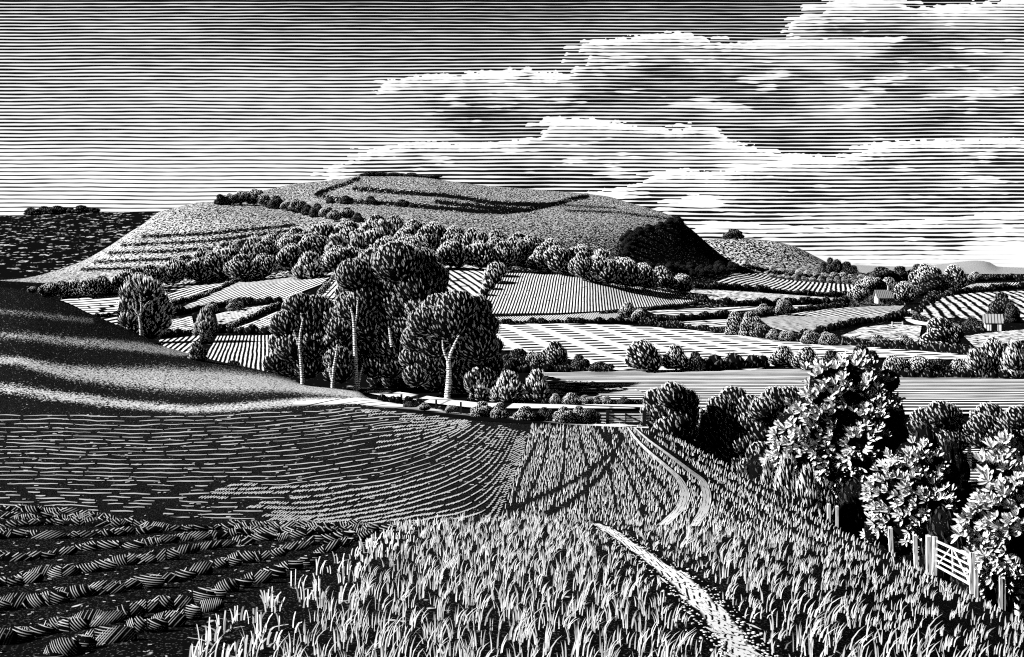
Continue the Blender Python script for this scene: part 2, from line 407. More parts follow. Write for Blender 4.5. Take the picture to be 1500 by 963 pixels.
# ramparts and ditches of the hilltop camp, cut into the slope
camp = [[(466,284),(480,279),(500,272),(524,263)], [(466,286),(485,291),(520,296),(560,298),(612,302)], [(520,277),(560,280),(600,283),(647,286),(690,292),(720,297),(760,300),(800,300)],
        [(600,301),(650,306),(700,310),(740,311),(775,308),(810,300),(841,292),(862,288)], [(640,296),(700,303),(760,307)]]
def near_line(PX, PY, lines, wy):
    out = np.zeros_like(PX)
    for ln in lines:
        xs = [a for a, _ in ln]; ys = [b for _, b in ln]
        yy = np.interp(PX, xs, ys); inside = (PX > xs[0] - 3) & (PX < xs[-1] + 3)
        out = np.maximum(out, np.where(inside, np.exp(-((PY - yy) / wy) ** 2), 0))
    return out
PXg = np.broadcast_to(hill.pxs[:, None], hill.PY.shape)
hill.Z -= near_line(PXg, hill.PY, camp, 1.6) * 2.0 * (hill.ds[None, :] > 640)
hill.Z += near_line(PXg, hill.PY + 3.0, camp, 1.6) * 1.0 * (hill.ds[None, :] > 640)
hill.prep()
west_cols = {-500: [(1000,425),(1300,345),(1500,320),(1800,335)], 25: [(1000,425),(1300,345),(1500,316),(1800,330)], 150: [(1000,425),(1300,345),(1500,312),(1800,330)],
             240: [(1000,425),(1300,348),(1500,310),(1800,330)], 330: [(1000,425),(1300,375),(1500,345),(1800,350)], 450: [(1000,430),(1300,420),(1500,410),(1800,405)]}
west_hill = Land(west_cols, 1000, 1800, 60, px0=-900, px1=500, step=10)
east_cols = {930: [(1400,420),(1700,405),(1900,392),(2400,400)], 1000: [(1400,415),(1700,380),(1900,356),(2400,370)], 1040: [(1400,412),(1700,375),(1900,351),(2400,365)], 1080: [(1400,410),(1700,374),(1900,350),(2400,365)],
             1120: [(1400,410),(1700,377),(1900,352),(2400,366)], 1160: [(1400,410),(1700,384),(1900,360),(2400,370)], 1195: [(1400,410),(1700,392),(1900,376),(2400,384)],
             1220: [(1400,412),(1700,398),(1900,389),(2400,394)], 1245: [(1400,414),(1700,405),(1900,400),(2400,402)], 1300: [(1400,416),(1900,410),(2400,408)]}
east_hill = Land(east_cols, 1400, 2400, 60, px0=920, px1=1300, step=5)
far_cols = {900: [(4200,404),(5000,398),(6000,402)], 1150: [(4200,404),(5000,392),(6000,400)], 1240: [(4200,404),(5000,388),(6000,398)], 1270: [(4200,404),(5000,389),(6000,398)], 1330: [(4200,404),(5000,391),(6000,398)], 1380: [(4200,404),(5000,387),(6000,398)],
            1430: [(4200,404),(5000,382),(6000,394)], 1448: [(4200,404),(5000,384),(6000,394)], 1462: [(4200,404),(5000,391),(6000,398)], 1490: [(4200,404),(5000,392),(6000,398)], 1600: [(4200,404),(5000,396),(6000,400)], 2200: [(4200,404),(5000,394),(6000,400)]}
far_hill = Land(far_cols, 4200, 6000, 30, px0=900, px1=2200, step=10)

LANDS = [hills_near, valley, hill]
def hit(px, py, dmin=0, lands=None):
    best = None
    for L in (lands or LANDS):
        d = L.hit(px, py, max(dmin, L.ds[0]))
        if d is not None and (best is None or d < best): best = d
    return best
def gz(x, d):
    return max(L.z(x, d) for L in LANDS + [west_hill, east_hill, far_hill])
def G(px, py, dmin=0, lift=0.0, lands=None):
    d = hit(px, py, dmin, lands)
    if d is None: d = 600.0
    v = W(px, py, d); v.z += lift
    return v
def Gd(px, d):
    x = (px - CX) / F * d
    return Vector((x, d, gz(x, d)))

# ---- painted cover of pale turf on the dark slope and the down
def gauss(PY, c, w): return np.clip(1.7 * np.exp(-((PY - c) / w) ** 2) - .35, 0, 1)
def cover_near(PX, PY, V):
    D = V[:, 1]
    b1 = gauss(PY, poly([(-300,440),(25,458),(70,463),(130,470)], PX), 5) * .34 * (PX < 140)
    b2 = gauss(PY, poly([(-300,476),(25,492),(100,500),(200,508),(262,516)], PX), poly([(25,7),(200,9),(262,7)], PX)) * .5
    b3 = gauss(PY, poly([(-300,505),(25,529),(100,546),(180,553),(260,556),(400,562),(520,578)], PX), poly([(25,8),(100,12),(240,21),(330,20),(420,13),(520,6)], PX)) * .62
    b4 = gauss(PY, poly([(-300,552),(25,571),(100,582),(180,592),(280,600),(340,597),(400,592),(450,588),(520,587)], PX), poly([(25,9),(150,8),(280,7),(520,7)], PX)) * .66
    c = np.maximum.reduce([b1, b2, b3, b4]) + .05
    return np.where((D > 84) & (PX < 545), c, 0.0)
def cover_hill(PX, PY, V):
    c = .52 + .12 * np.exp(-((PX - 180) / 120) ** 2)
    c = c - near_line(PX, PY, camp, 2.2) * .8
    terr = [[(120,395),(300,391),(420,372)], [(140,384),(300,378),(400,362)], [(160,371),(300,366),(420,350)], [(180,359),(300,354),(430,338)], [(210,347),(300,343),(430,330)]]
    c = c - near_line(PX, PY, terr, 2.0) * .5
    c = c - near_line(PX, PY, [[(830,309),(900,311),(960,318),(990,322)], [(700,297),(800,299),(900,305)]], 1.5) * .3
    c = c - .25 * np.clip((PY - 330) / 60, 0, 1) * (PX > 700)
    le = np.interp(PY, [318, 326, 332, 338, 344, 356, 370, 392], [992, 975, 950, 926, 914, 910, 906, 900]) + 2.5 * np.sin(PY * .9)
    scrub = (PX > le) & (PX < 1100) & (PY > 316) & (V[:, 1] > 500)  # mask of the steep end; its shade is painted in by thinning the cover
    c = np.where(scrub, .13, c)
    return c
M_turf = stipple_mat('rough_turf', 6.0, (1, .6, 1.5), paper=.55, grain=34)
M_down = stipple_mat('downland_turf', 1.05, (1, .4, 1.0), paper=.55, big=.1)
M_valley = ink_mat('valley_soil', .9, .7, .1, (1, .3, 1))
M_dark_hill, nt = new_mat('ploughed_hillside')
tc = nt.vmap(nt.n('ShaderNodeTexCoord').outputs['Object'], (.07, .02, .55))
f_ = nt.sstep(nt.noise(tc, 1.0, 2), .56, .62)
f2 = nt.sstep(nt.noise(nt.vmap(nt.n('ShaderNodeTexCoord').outputs['Object'], (.25, .05, 1.1)), 1, 1), .5, .56)
surface(nt, mix_ink(nt, nt.m('MULTIPLY', f_, f2), INK, .5))
M_east = stipple_mat('distant_turf', .32, (1, .3, 1.0), base=.5, paper=.62)
M_far, nt = new_mat('far_blue_hill')
ox, oy, oz = nt.sep(nt.n('ShaderNodeTexCoord').outputs['Object'])
fr = nt.m('ABSOLUTE', nt.m('SUBTRACT', nt.m('MULTIPLY', nt.m('FRACT', nt.m('ADD', nt.m('MULTIPLY', ox, .075), nt.m('MULTIPLY', oz, .012))), 2), 1))
surface(nt, mix_ink(nt, nt.sstep(fr, .42, .6), INK, .6))

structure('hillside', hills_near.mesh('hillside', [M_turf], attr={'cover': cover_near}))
structure('ground', valley.mesh('ground', [M_valley]))
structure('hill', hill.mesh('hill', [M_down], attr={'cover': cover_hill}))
structure('distant_hill', west_hill.mesh('distant_hill', [M_dark_hill]))
structure('distant_hill', east_hill.mesh('distant_hill', [M_east]))
structure('distant_hill', far_hill.mesh('distant_hill', [M_far]))
# ------------------------------------------------------------------ fields of the valley
VL = [valley, hill]
def in_col(pl, x):
    ys = []
    n = len(pl)
    for i in range(n):
        (x0, y0), (x1, y1) = pl[i], pl[(i + 1) % n]
        if (x0 <= x < x1) or (x1 <= x < x0): ys.append(y0 + (y1 - y0) * (x - x0) / (x1 - x0))
    return (min(ys), max(ys)) if len(ys) >= 2 else None
def sheet(name, pl, mat, along=None, n=10, lands=VL, lift=.3, step=4, ny=12, liftk=0.0, dmin=0):
    xs = [a for a, _ in pl]; x0, x1 = min(xs), max(xs)
    k = max(2, int((x1 - x0) / step)); V = []; cols = 0
    for i in range(k + 1):
        x = x0 + (x1 - x0) * (i + .001 + (-.002 if i == k else 0)) / k
        r = in_col(pl, min(max(x, x0 + .01), x1 - .01))
        if r is None: continue
        for j in range(ny + 1):
            y = r[0] + (r[1] - r[0]) * j / ny
            v = G(x, y, dmin, 0, lands); v.z += lift + liftk * v.y; V.append(v)
        cols += 1
    V = np.array([tuple(v) for v in V])
    i = np.arange(cols - 1)[:, None] * (ny + 1) + np.arange(ny)[None, :]
    Q = np.stack([i, i + 1, i + ny + 2, i + ny + 1], -1).reshape(-1, 4)
    uv = None
    if along:
        a, b = G(*along[0], dmin, 0, lands), G(*along[1], dmin, 0, lands)
        t = np.array([b.x - a.x, b.y - a.y]); t /= np.hypot(*t); s = np.array([-t[1], t[0]])
        uu = V[:, :2] @ t; ww = V[:, :2] @ s
        uv = np.stack([uu - uu.min(), (ww - ww.min()) / (ww.max() - ww.min()) * n], -1)
    return structure(name, make_mesh(name, V, Q, [mat], smooth=True, uv=uv))

m_line = rows_mat('striped_crop', .43, .25, dutyvar=.25)
m_line_thin = rows_mat('mown_hay', .40, .3, dutyvar=.35, wscale=.04)
m_dash = rows_mat('dashed_stubble', .58, .3, dash=.40, dscale=.28, dutyvar=.2)
m_vert = rows_mat('drilled_rows', .45, .12, dutyvar=.15, dash=.33, dscale=.25)
m_band = rows_mat('banded_hay', .36, .10, dutyvar=.12, hatch=.17)
m_scale = rows_mat('root_crop', .5, .1, dash=.42, dscale=.45, dutyvar=.1)
m_speck = rows_mat('speckled_crop', 1.2, .1, fleck=.49, fscale=.55, dutyvar=.1)
m_speck_far = rows_mat('speckled_pasture', 1.2, .1, fleck=.47, fscale=.5, dutyvar=.1)
m_fan = rows_mat('ridged_crop', .55, .25, fleck=.44, fscale=.45, dutyvar=.15)
# west side
sheet('field', [(88,441),(130,436),(176,434),(172,462),(140,466),(110,450)], m_dash, ((95,445),(172,440)), 9)
sheet('field', [(236,421),(335,410),(346,412),(300,428),(242,446)], m_line, ((242,440),(340,410)), 9)
sheet('field', [(243,461),(300,437),(353,413),(420,406),(492,400),(470,418),(412,443),(304,452)], m_line, ((244,458),(440,404)), 23)
sheet('field', [(120,470),(172,465),(172,482),(150,478)], m_line, ((125,474),(170,466)), 5)
sheet('field', [(238,473),(283,464),(285,484),(240,491)], m_dash, ((240,485),(283,474)), 8)
sheet('field', [(316,462),(350,454),(410,446),(372,462),(345,471),(318,479)], m_dash, ((318,474),(405,448)), 11)
sheet('field', [(340,485),(372,472),(404,459),(420,462),(396,487)], m_dash, ((342,484),(404,460)), 9)
sheet('field', [(232,500),(294,493),(290,505),(272,520),(300,536),(270,530),(240,510)], m_line, ((262,520),(292,494)), 12)
sheet('field', [(318,494),(398,493),(398,552),(330,540),(294,534)], m_line, ((318,532),(334,494)), 16)
sheet('field', [(466,432),(488,405),(500,402),(505,445),(470,440)], m_dash, ((470,432),(494,408)), 8)
# middle
sheet('field', [(630,391),(680,390),(728,396),(714,422),(694,444),(640,430)], m_dash, ((640,396),(710,440)), 12)
sheet('field', [(702,461),(718,430),(738,399),(770,398),(810,400),(856,410),(915,420),(980,423),(1019,441),(1000,446),(960,450),(915,453),(880,457),(820,460)], m_vert, ((862,458),(862,412)), 78, step=3, ny=20)
sheet('field', [(716,474),(722,466),(820,463),(912,457),(932,471),(860,473)], m_vert, ((740,472),(733,467)), 62, step=3, ny=6)
sheet('field', [(722,477),(800,475.5),(900,477),(1000,484),(1100,494),(1200,504),(1300,511),(1400,520),(1432,525),(1420,529),(1300,527),(1180,530),(1100,545),(1000,545),(905,545),(800,520),(735,516)], m_band, ((905,536),(768,482)), 12, step=4, ny=16)
sheet('field', [(780,549),(900,546),(1190,543),(1310,553),(1560,553),(1560,606),(1320,612),(1190,606),(1010,606),(940,583),(900,576),(812,556)], m_line_thin, ((820,552),(1180,552)), 26, step=6, ny=14)
sheet('field', [(800,560),(860,560),(945,577),(945,588),(880,590),(800,580)], rows_mat('dark_pasture', .3, .3, dash=.5, dscale=.25), ((820,565),(940,567)), 12)  # sparse pale dashes leave this pasture dark
sheet('field', [(872,579),(930,575),(945,582),(940,592),(890,592)], m_line_thin, ((880,582),(935,582)), 5, lift=.5)
sheet('field', [(505,568),(560,574),(640,586),(700,594),(800,596),(950,597),(950,602.5),(860,602),(700,602),(600,591),(520,576)], rows_mat('pale_lane', .85, .2, dash=.42, dscale=.35), ((600,590),(900,603)), 4, lift=.35)
sheet('field', [(1375,655),(1470,655),(1470,740),(1380,740)], m_line_thin, ((1380,670),(1470,670)), 20, lift=.12)
# east side
sheet('field', [(1045,415),(1075,402),(1110,401),(1180,406),(1262,413),(1245,430),(1150,427),(1100,424),(1060,420)], m_line, ((1130,424),(1180,408)), 46, step=3)
sheet('field', [(1004,426),(1050,426),(1100,429),(1200,436),(1242,439),(1242,446),(1150,443),(1100,443),(1050,444)], m_speck_far, ((1010,430),(1240,440)), 5)
sheet('field', [(946,456),(1030,453),(1112,450),(1112,456),(1050,460),(1000,464),(960,462)], m_dash, ((950,457),(1110,452)), 4)
sheet('field', [(956,476),(1000,473),(1062,469),(1075,474),(1070,480),(1010,481)], m_dash, ((960,477),(1060,472)), 4)
sheet('field', [(1160,448),(1200,446),(1190,452),(1165,454)], m_dash, ((1160,450),(1195,449)), 3)
sheet('field', [(1112,468),(1160,461),(1216,453),(1270,450),(1325,449),(1312,461),(1275,468),(1235,476),(1187,488),(1150,487),(1128,481)], m_scale, ((1120,478),(1310,456)), 19, step=3)
sheet('field', [(1232,494),(1263,481),(1310,476),(1350,479),(1345,503),(1290,500),(1250,497)], m_speck, ((1240,490),(1340,485)), 7)
sheet('field', [(1344,458),(1358,445),(1380,435),(1430,430),(1560,424),(1560,470),(1443,472),(1400,466),(1358,469)], m_fan, ((1440,470),(1396,436)), 20, step=3)
sheet('field', [(1388,429),(1410,421),(1430,416),(1560,413),(1560,420),(1450,423),(1400,430)], m_line, ((1420,428),(1440,417)), 35, step=3)
sheet('field', [(1412,494),(1440,490),(1500,484),(1560,484),(1560,500),(1500,500),(1430,512)], m_speck, ((1420,496),(1490,488)), 7)
sheet('path', [(1322,464),(1328,457),(1336,453),(1334,462),(1340,470),(1358,474),(1360,479),(1340,477),(1328,472)], flat_mat('chalk_lane', .8, .1, .3), None, 1, step=2, ny=4, lift=.45)
# headland strip that runs past the gate
HL = [hills_near]
sheet('path', [(430,589),(520,583),(560,587),(640,599),(700,607),(780,614),(870,617.5),(950,622),(950,628),(870,624.5),(780,622),(700,617),(640,609),(560,598),(520,592),(430,596)], rows_mat('headland_track', .55, .1, dash=.42, dscale=1.2, dutyvar=.1), ((520,588),(870,621)), 5, lands=HL, lift=.03, step=5, ny=6)
# ------------------------------------------------------------------ ribbons and blades
class Ribbons:
    """narrow strips lying on the ground"""
    def __init__(s): s.V = []; s.Q = []
    def add(s, pts, widths, lift=.02, lands=None, dmin=0, mid=True):
        n0 = len(s.V); n = len(pts)
        for i, (x, y) in enumerate(pts):
            xa, ya = pts[max(0, i - 1)]; xb, yb = pts[min(n - 1, i + 1)]
            dx, dy = xb - xa, yb - ya; L = math.hypot(dx, dy) or 1
            nx, ny_ = -dy / L, dx / L; w = widths[i] / 2
            for sg in (-1, 1):
                v = G(x + nx * w * sg, y + ny_ * w * sg, dmin, 0, lands); v.z += lift; s.V.append(tuple(v))
        for i in range(n - 1):
            a = n0 + 2 * i; s.Q.append((a, a + 1, a + 3, a + 2))
    def build(s, name, mat, kind='stuff'):
        return tag(link(name, make_mesh(name, s.V, np.array(s.Q), [mat])), kind=kind)

class Blades:
    def __init__(s): s.b = []; s.h = []; s.w = []; s.l = []; s.y = []
    def add(s, base, h, w, lean, yaw):
        s.b.append(tuple(base)); s.h.append(h); s.w.append(w); s.l.append(lean); s.y.append(yaw)
    def build(s, name, mat, prof=(1, .95, .62, .1), label=None):
        b = np.array(s.b); h = np.array(s.h); w = np.array(s.w); l = np.array(s.l); y = np.array(s.y)
        side = np.stack([np.cos(y), np.sin(y), np.zeros_like(y)], -1)
        T = (0, .42, .76, 1.0); V = []
        for t, p in zip(T, prof):
            c = b + np.stack([l[:, 0] * t * t * h, l[:, 1] * t * t * h, h * t * (1 - .22 * t * np.minimum(1, np.hypot(l[:, 0], l[:, 1])))], -1)
            V += [c - side * (w * p / 2)[:, None], c + side * (w * p / 2)[:, None]]
        n = len(b); V = np.stack(V, 1).reshape(-1, 3)
        o = np.arange(n)[:, None] * 8
        Q = np.concatenate([np.stack([o + 2 * k, o + 2 * k + 1, o + 2 * k + 3, o + 2 * k + 2], -1) for k in range(3)], 1).reshape(-1, 4)
        return tag(link(name, make_mesh(name, V, Q, [mat])), label, kind='stuff')

M_grass = flat_mat('pale_grass', .85, .7, 11)
M_crop = flat_mat('young_corn', .8, .55, 4)
M_strokes = flat_mat('dry_soil_crest', .62, .4, 2.5)

# ------------------------------------------------------------------ ploughed land, far rows
guides = [
 [(-200,606),(25,606),(200,609),(350,606),(430,602),(480,599),(510,597),(522,596)],
 [(-200,632),(25,632),(200,634),(350,630),(450,622),(520,615),(580,610),(625,608)],
 [(-200,655),(25,655),(200,657),(380,650),(480,639),(560,629),(630,621),(685,617)],
 [(-200,692),(25,692),(220,694),(400,692),(500,680),(580,667),(640,647),(692,620)],
 [(-200,720),(25,720),(230,724),(420,722),(530,708),(620,689),(685,659),(728,623)],
 [(-200,743),(25,743),(250,750),(430,755),(540,741),(650,711),(710,679),(749,626)],
 [(-200,770),(25,770),(260,775),(470,774),(590,760),(690,735),(738,690),(766,629)],
 [(-200,800),(25,800),(280,805),(480,800),(600,786),(714,778),(745,722),(776,632)]]
gt = [0, .1, .22, .40, .55, .70, .84, 1.0]
GA = np.array(guides, float)
def furrow(t, s):
    P = pchip(gt, GA, [t])[0]
    return pchip(np.arange(8), P, s * 7)
def bnd_(y): return np.interp(y, [755,766,790,820,860,890,945,1010], [640,588,548,500,440,385,300,220])
def ploughed():
    rb = Ribbons(); NROW = 33
    for r in range(NROW):
        t = ((r + .5) / NROW) ** 1.12
        line = furrow(t, np.linspace(0, 1, 160))
        line[:, 1] += np.array([2.6 * mnoise.noise(Vector((x_ * .012, r * .35, 3.0))) + 1.2 * mnoise.noise(Vector((x_ * .04, r * 1.7, 9.0))) for x_ in line[:, 0]])
        seg = np.hypot(*np.diff(line, axis=0).T); acc = np.concatenate([[0], np.cumsum(seg)]); tot = acc[-1]
        pt = lambda a: (float(np.interp(a, acc, line[:, 0])), float(np.interp(a, acc, line[:, 1])))
        a = R.random() * 20
        while a < tot - 6:
            x, y = pt(a)
            comb = x > 560 + R.uniform(-60, 60) or (y > 712 and x > 330 + R.uniform(-60, 60))
            if comb:      # short oblique strokes across the crest of the furrow
                k = 1 if x < 600 else max(.5, 1 - (x - 600) / 500)
                w = (3.0 + (y - 600) * .016) * k
                xa, ya = pt(a + 1); L = math.hypot(xa - x, ya - y) or 1; tx, ty = (xa - x) / L, (ya - y) / L
                for q in range(R.randint(4, 12)):
                    if a > tot - 3: break
                    x, y = pt(a)
                    ln = w * R.uniform(.8, 1.25)
                    ax, ay = x - ln * .62, y + ln * .36 - R.uniform(0, 1)
                    bx, by = x + ln * .62, y - ln * .38
                    rb.add([(ax, ay), (bx, by)], [1.5, .9], .03, HL, 33)
                    a += R.uniform(3.2, 4.6)
                a += R.uniform(1, 6)
            else:
                ln = R.uniform(14, 80); 
                b = min(tot - 1, a + ln); n = max(2, int(ln / 9))
                th = R.uniform(.7, 1.5) * (1 + max(0, (y - 640)) * .004)
                ps = [pt(a + (b - a) * i / n) for i in range(n + 1)]
                ps = [(px_, py_ + R.uniform(-.35, .35)) for px_, py_ in ps]
                rb.add(ps, [th * (.35 + .65 * math.sin(math.pi * (i + .4) / (n + .8))) for i in range(n + 1)], .03, HL, 33)
                a = b + (R.uniform(1.5, 6 if R.random() < .85 else 26) if y < 705 or x > 350 else R.uniform(6, 45))
    for i in range(260):
        x = R.uniform(-100, 520); y = R.uniform(752, 960)
        if x > bnd_(y) - 8: continue
        l = R.uniform(2, 6); rb.add([(x, y), (x + l, y - l * R.uniform(-.2, .5))], [1.2, .7], .01, HL)
    # broken crumbs between the crests
    for i in range(420):
        t = R.random(); s_ = R.random() ** .8
        x, y = furrow(t, np.array([s_]))[0]
        if y > 772 or x > 765: continue
        l = R.uniform(2, 7)
        rb.add([(x, y), (x + l, y - R.uniform(0, 1))], [1.1, .8], .03, HL, 33)
    return rb.build('ploughed_soil', M_strokes)
ploughed()

# ------------------------------------------------------------------ ico template
import bmesh
bm = bmesh.new(); bmesh.ops.create_icosphere(bm, subdivisions=2, radius=1.0)
bm.verts.ensure_lookup_table()
ICO_V = np.array([tuple(v.co) for v in bm.verts]); ICO_F = np.array([[v.index for v in f.verts] for f in bm.faces])
bm.free()
bm = bmesh.new(); bmesh.ops.create_icosphere(bm, subdivisions=1, radius=1.0); bm.verts.ensure_lookup_table()
ICO1_V = np.array([tuple(v.co) for v in bm.verts]); ICO1_F = np.array([[v.index for v in f.verts] for f in bm.faces]); bm.free()
def lump(seed, amp=.12, fr=1.7, base=ICO_V):
    o = Vector((seed * 3.1, seed * 1.7, seed * .9))
    k = np.array([1 + amp * mnoise.noise(Vector(v) * fr + o) for v in base])
    return base * k[:, None]

# ------------------------------------------------------------------ near clods
def clods():
    rows = [
     [(-120,746),(25,749),(60,750),(110,753),(160,763)], [(-120,757),(25,760),(110,760),(165,766)], [(-120,772),(25,772),(90,769),(190,771),(240,775)],
     [(-140,792),(25,788),(95,788),(160,785),(200,782),(240,778),(320,775),(420,772),(470,776),(540,772)],
     [(-140,825),(25,820),(75,815),(100,809),(150,804),(190,803),(215,797),(300,791),(380,783),(470,780)],
     [(-140,868),(20,856),(66,846),(110,842),(149,834),(190,826),(240,820),(308,804),(373,795),(440,786),(483,781),(560,772)],
     [(-140,905),(25,890),(79,883),(130,871),(193,864),(264,850),(316,834),(395,815),(457,800),(500,791),(570,775)],
     [(-100,970),(44,938),(100,924),(145,915),(211,896),(281,884),(334,868),(382,851),(439,832),(483,808),(540,784)],
     [(60,975),(150,942),(200,928),(250,915),(300,897)]]
    CV = []; CF = []; n0 = 0
    SV = []; SQ = []
    for ri, row in enumerate(rows):
        P = np.array(row, float); seg = np.hypot(*np.diff(P, axis=0).T); acc = np.concatenate([[0], np.cumsum(seg)]); tot = acc[-1]
        a = R.uniform(0, 10)
        while a < tot:
            x = float(np.interp(a, acc, P[:, 0])); y = float(np.interp(a, acc, P[:, 1]))
            x2 = float(np.interp(a + 5, acc, P[:, 0])); y2 = float(np.interp(a + 5, acc, P[:, 1]))
            sc = .5 + (y - 745) / 170.0
            hl = R.uniform(16, 30) * min(1.2, sc + .25); hh = R.uniform(6.5, 10.5) * sc + 1.4
            cy = y + R.uniform(-2, 3) * sc
            g = G(x, cy, 0, 0, HL); d = g.y; m = d / F
            slope = math.atan2(y2 - y, x2 - x)
            yaw = R.uniform(-.15, .15)
            # world size: length along the row, height, depth
            A, H, B = hl * m, hh * m * 1.05, hh * m * .65
            ca, sa = math.cos(-slope), math.sin(-slope)
            lp = lump(R.random() * 50, .3, 1.7)
            loc = np.stack([lp[:, 0] * A, lp[:, 1] * B, lp[:, 2] * H], -1)
            tilt = lambda L: np.stack([L[:, 0] * ca - L[:, 2] * sa, L[:, 1] + L[:, 0] * yaw, L[:, 0] * sa + L[:, 2] * ca], -1)
            org = np.array([g.x, g.y + B * .6, g.z + H * .25])
            CV.append(tilt(loc * .93) + org); CF.append(ICO_F + n0); n0 += len(lp)
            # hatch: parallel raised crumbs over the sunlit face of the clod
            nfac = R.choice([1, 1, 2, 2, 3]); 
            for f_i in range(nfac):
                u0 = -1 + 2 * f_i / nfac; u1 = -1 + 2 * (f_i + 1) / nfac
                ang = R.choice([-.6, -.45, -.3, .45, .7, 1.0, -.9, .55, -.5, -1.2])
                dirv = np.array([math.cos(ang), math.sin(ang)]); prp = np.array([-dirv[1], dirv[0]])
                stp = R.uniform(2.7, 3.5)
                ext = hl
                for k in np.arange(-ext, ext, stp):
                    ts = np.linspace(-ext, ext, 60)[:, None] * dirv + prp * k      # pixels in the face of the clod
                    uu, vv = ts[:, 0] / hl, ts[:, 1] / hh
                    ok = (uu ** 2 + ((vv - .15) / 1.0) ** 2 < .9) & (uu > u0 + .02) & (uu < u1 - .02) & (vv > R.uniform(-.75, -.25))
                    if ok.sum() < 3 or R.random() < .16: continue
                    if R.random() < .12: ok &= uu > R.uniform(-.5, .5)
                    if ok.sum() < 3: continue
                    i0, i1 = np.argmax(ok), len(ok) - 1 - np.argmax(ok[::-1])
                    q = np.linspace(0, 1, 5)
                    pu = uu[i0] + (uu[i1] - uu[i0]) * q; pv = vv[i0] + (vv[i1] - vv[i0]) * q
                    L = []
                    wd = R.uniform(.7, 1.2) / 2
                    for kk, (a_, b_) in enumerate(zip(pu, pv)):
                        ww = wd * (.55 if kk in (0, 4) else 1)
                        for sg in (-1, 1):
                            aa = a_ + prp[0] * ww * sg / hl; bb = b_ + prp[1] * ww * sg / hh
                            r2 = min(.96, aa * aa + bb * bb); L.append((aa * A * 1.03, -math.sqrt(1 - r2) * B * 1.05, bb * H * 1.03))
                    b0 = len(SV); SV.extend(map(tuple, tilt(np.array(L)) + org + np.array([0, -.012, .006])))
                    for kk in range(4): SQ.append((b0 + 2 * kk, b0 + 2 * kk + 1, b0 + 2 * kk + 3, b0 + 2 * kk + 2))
            a += hl * R.uniform(.75, 1.2)
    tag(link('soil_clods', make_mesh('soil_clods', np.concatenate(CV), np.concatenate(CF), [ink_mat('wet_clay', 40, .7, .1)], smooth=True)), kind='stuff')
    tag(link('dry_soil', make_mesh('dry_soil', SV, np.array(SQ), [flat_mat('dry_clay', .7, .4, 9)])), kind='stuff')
clods()

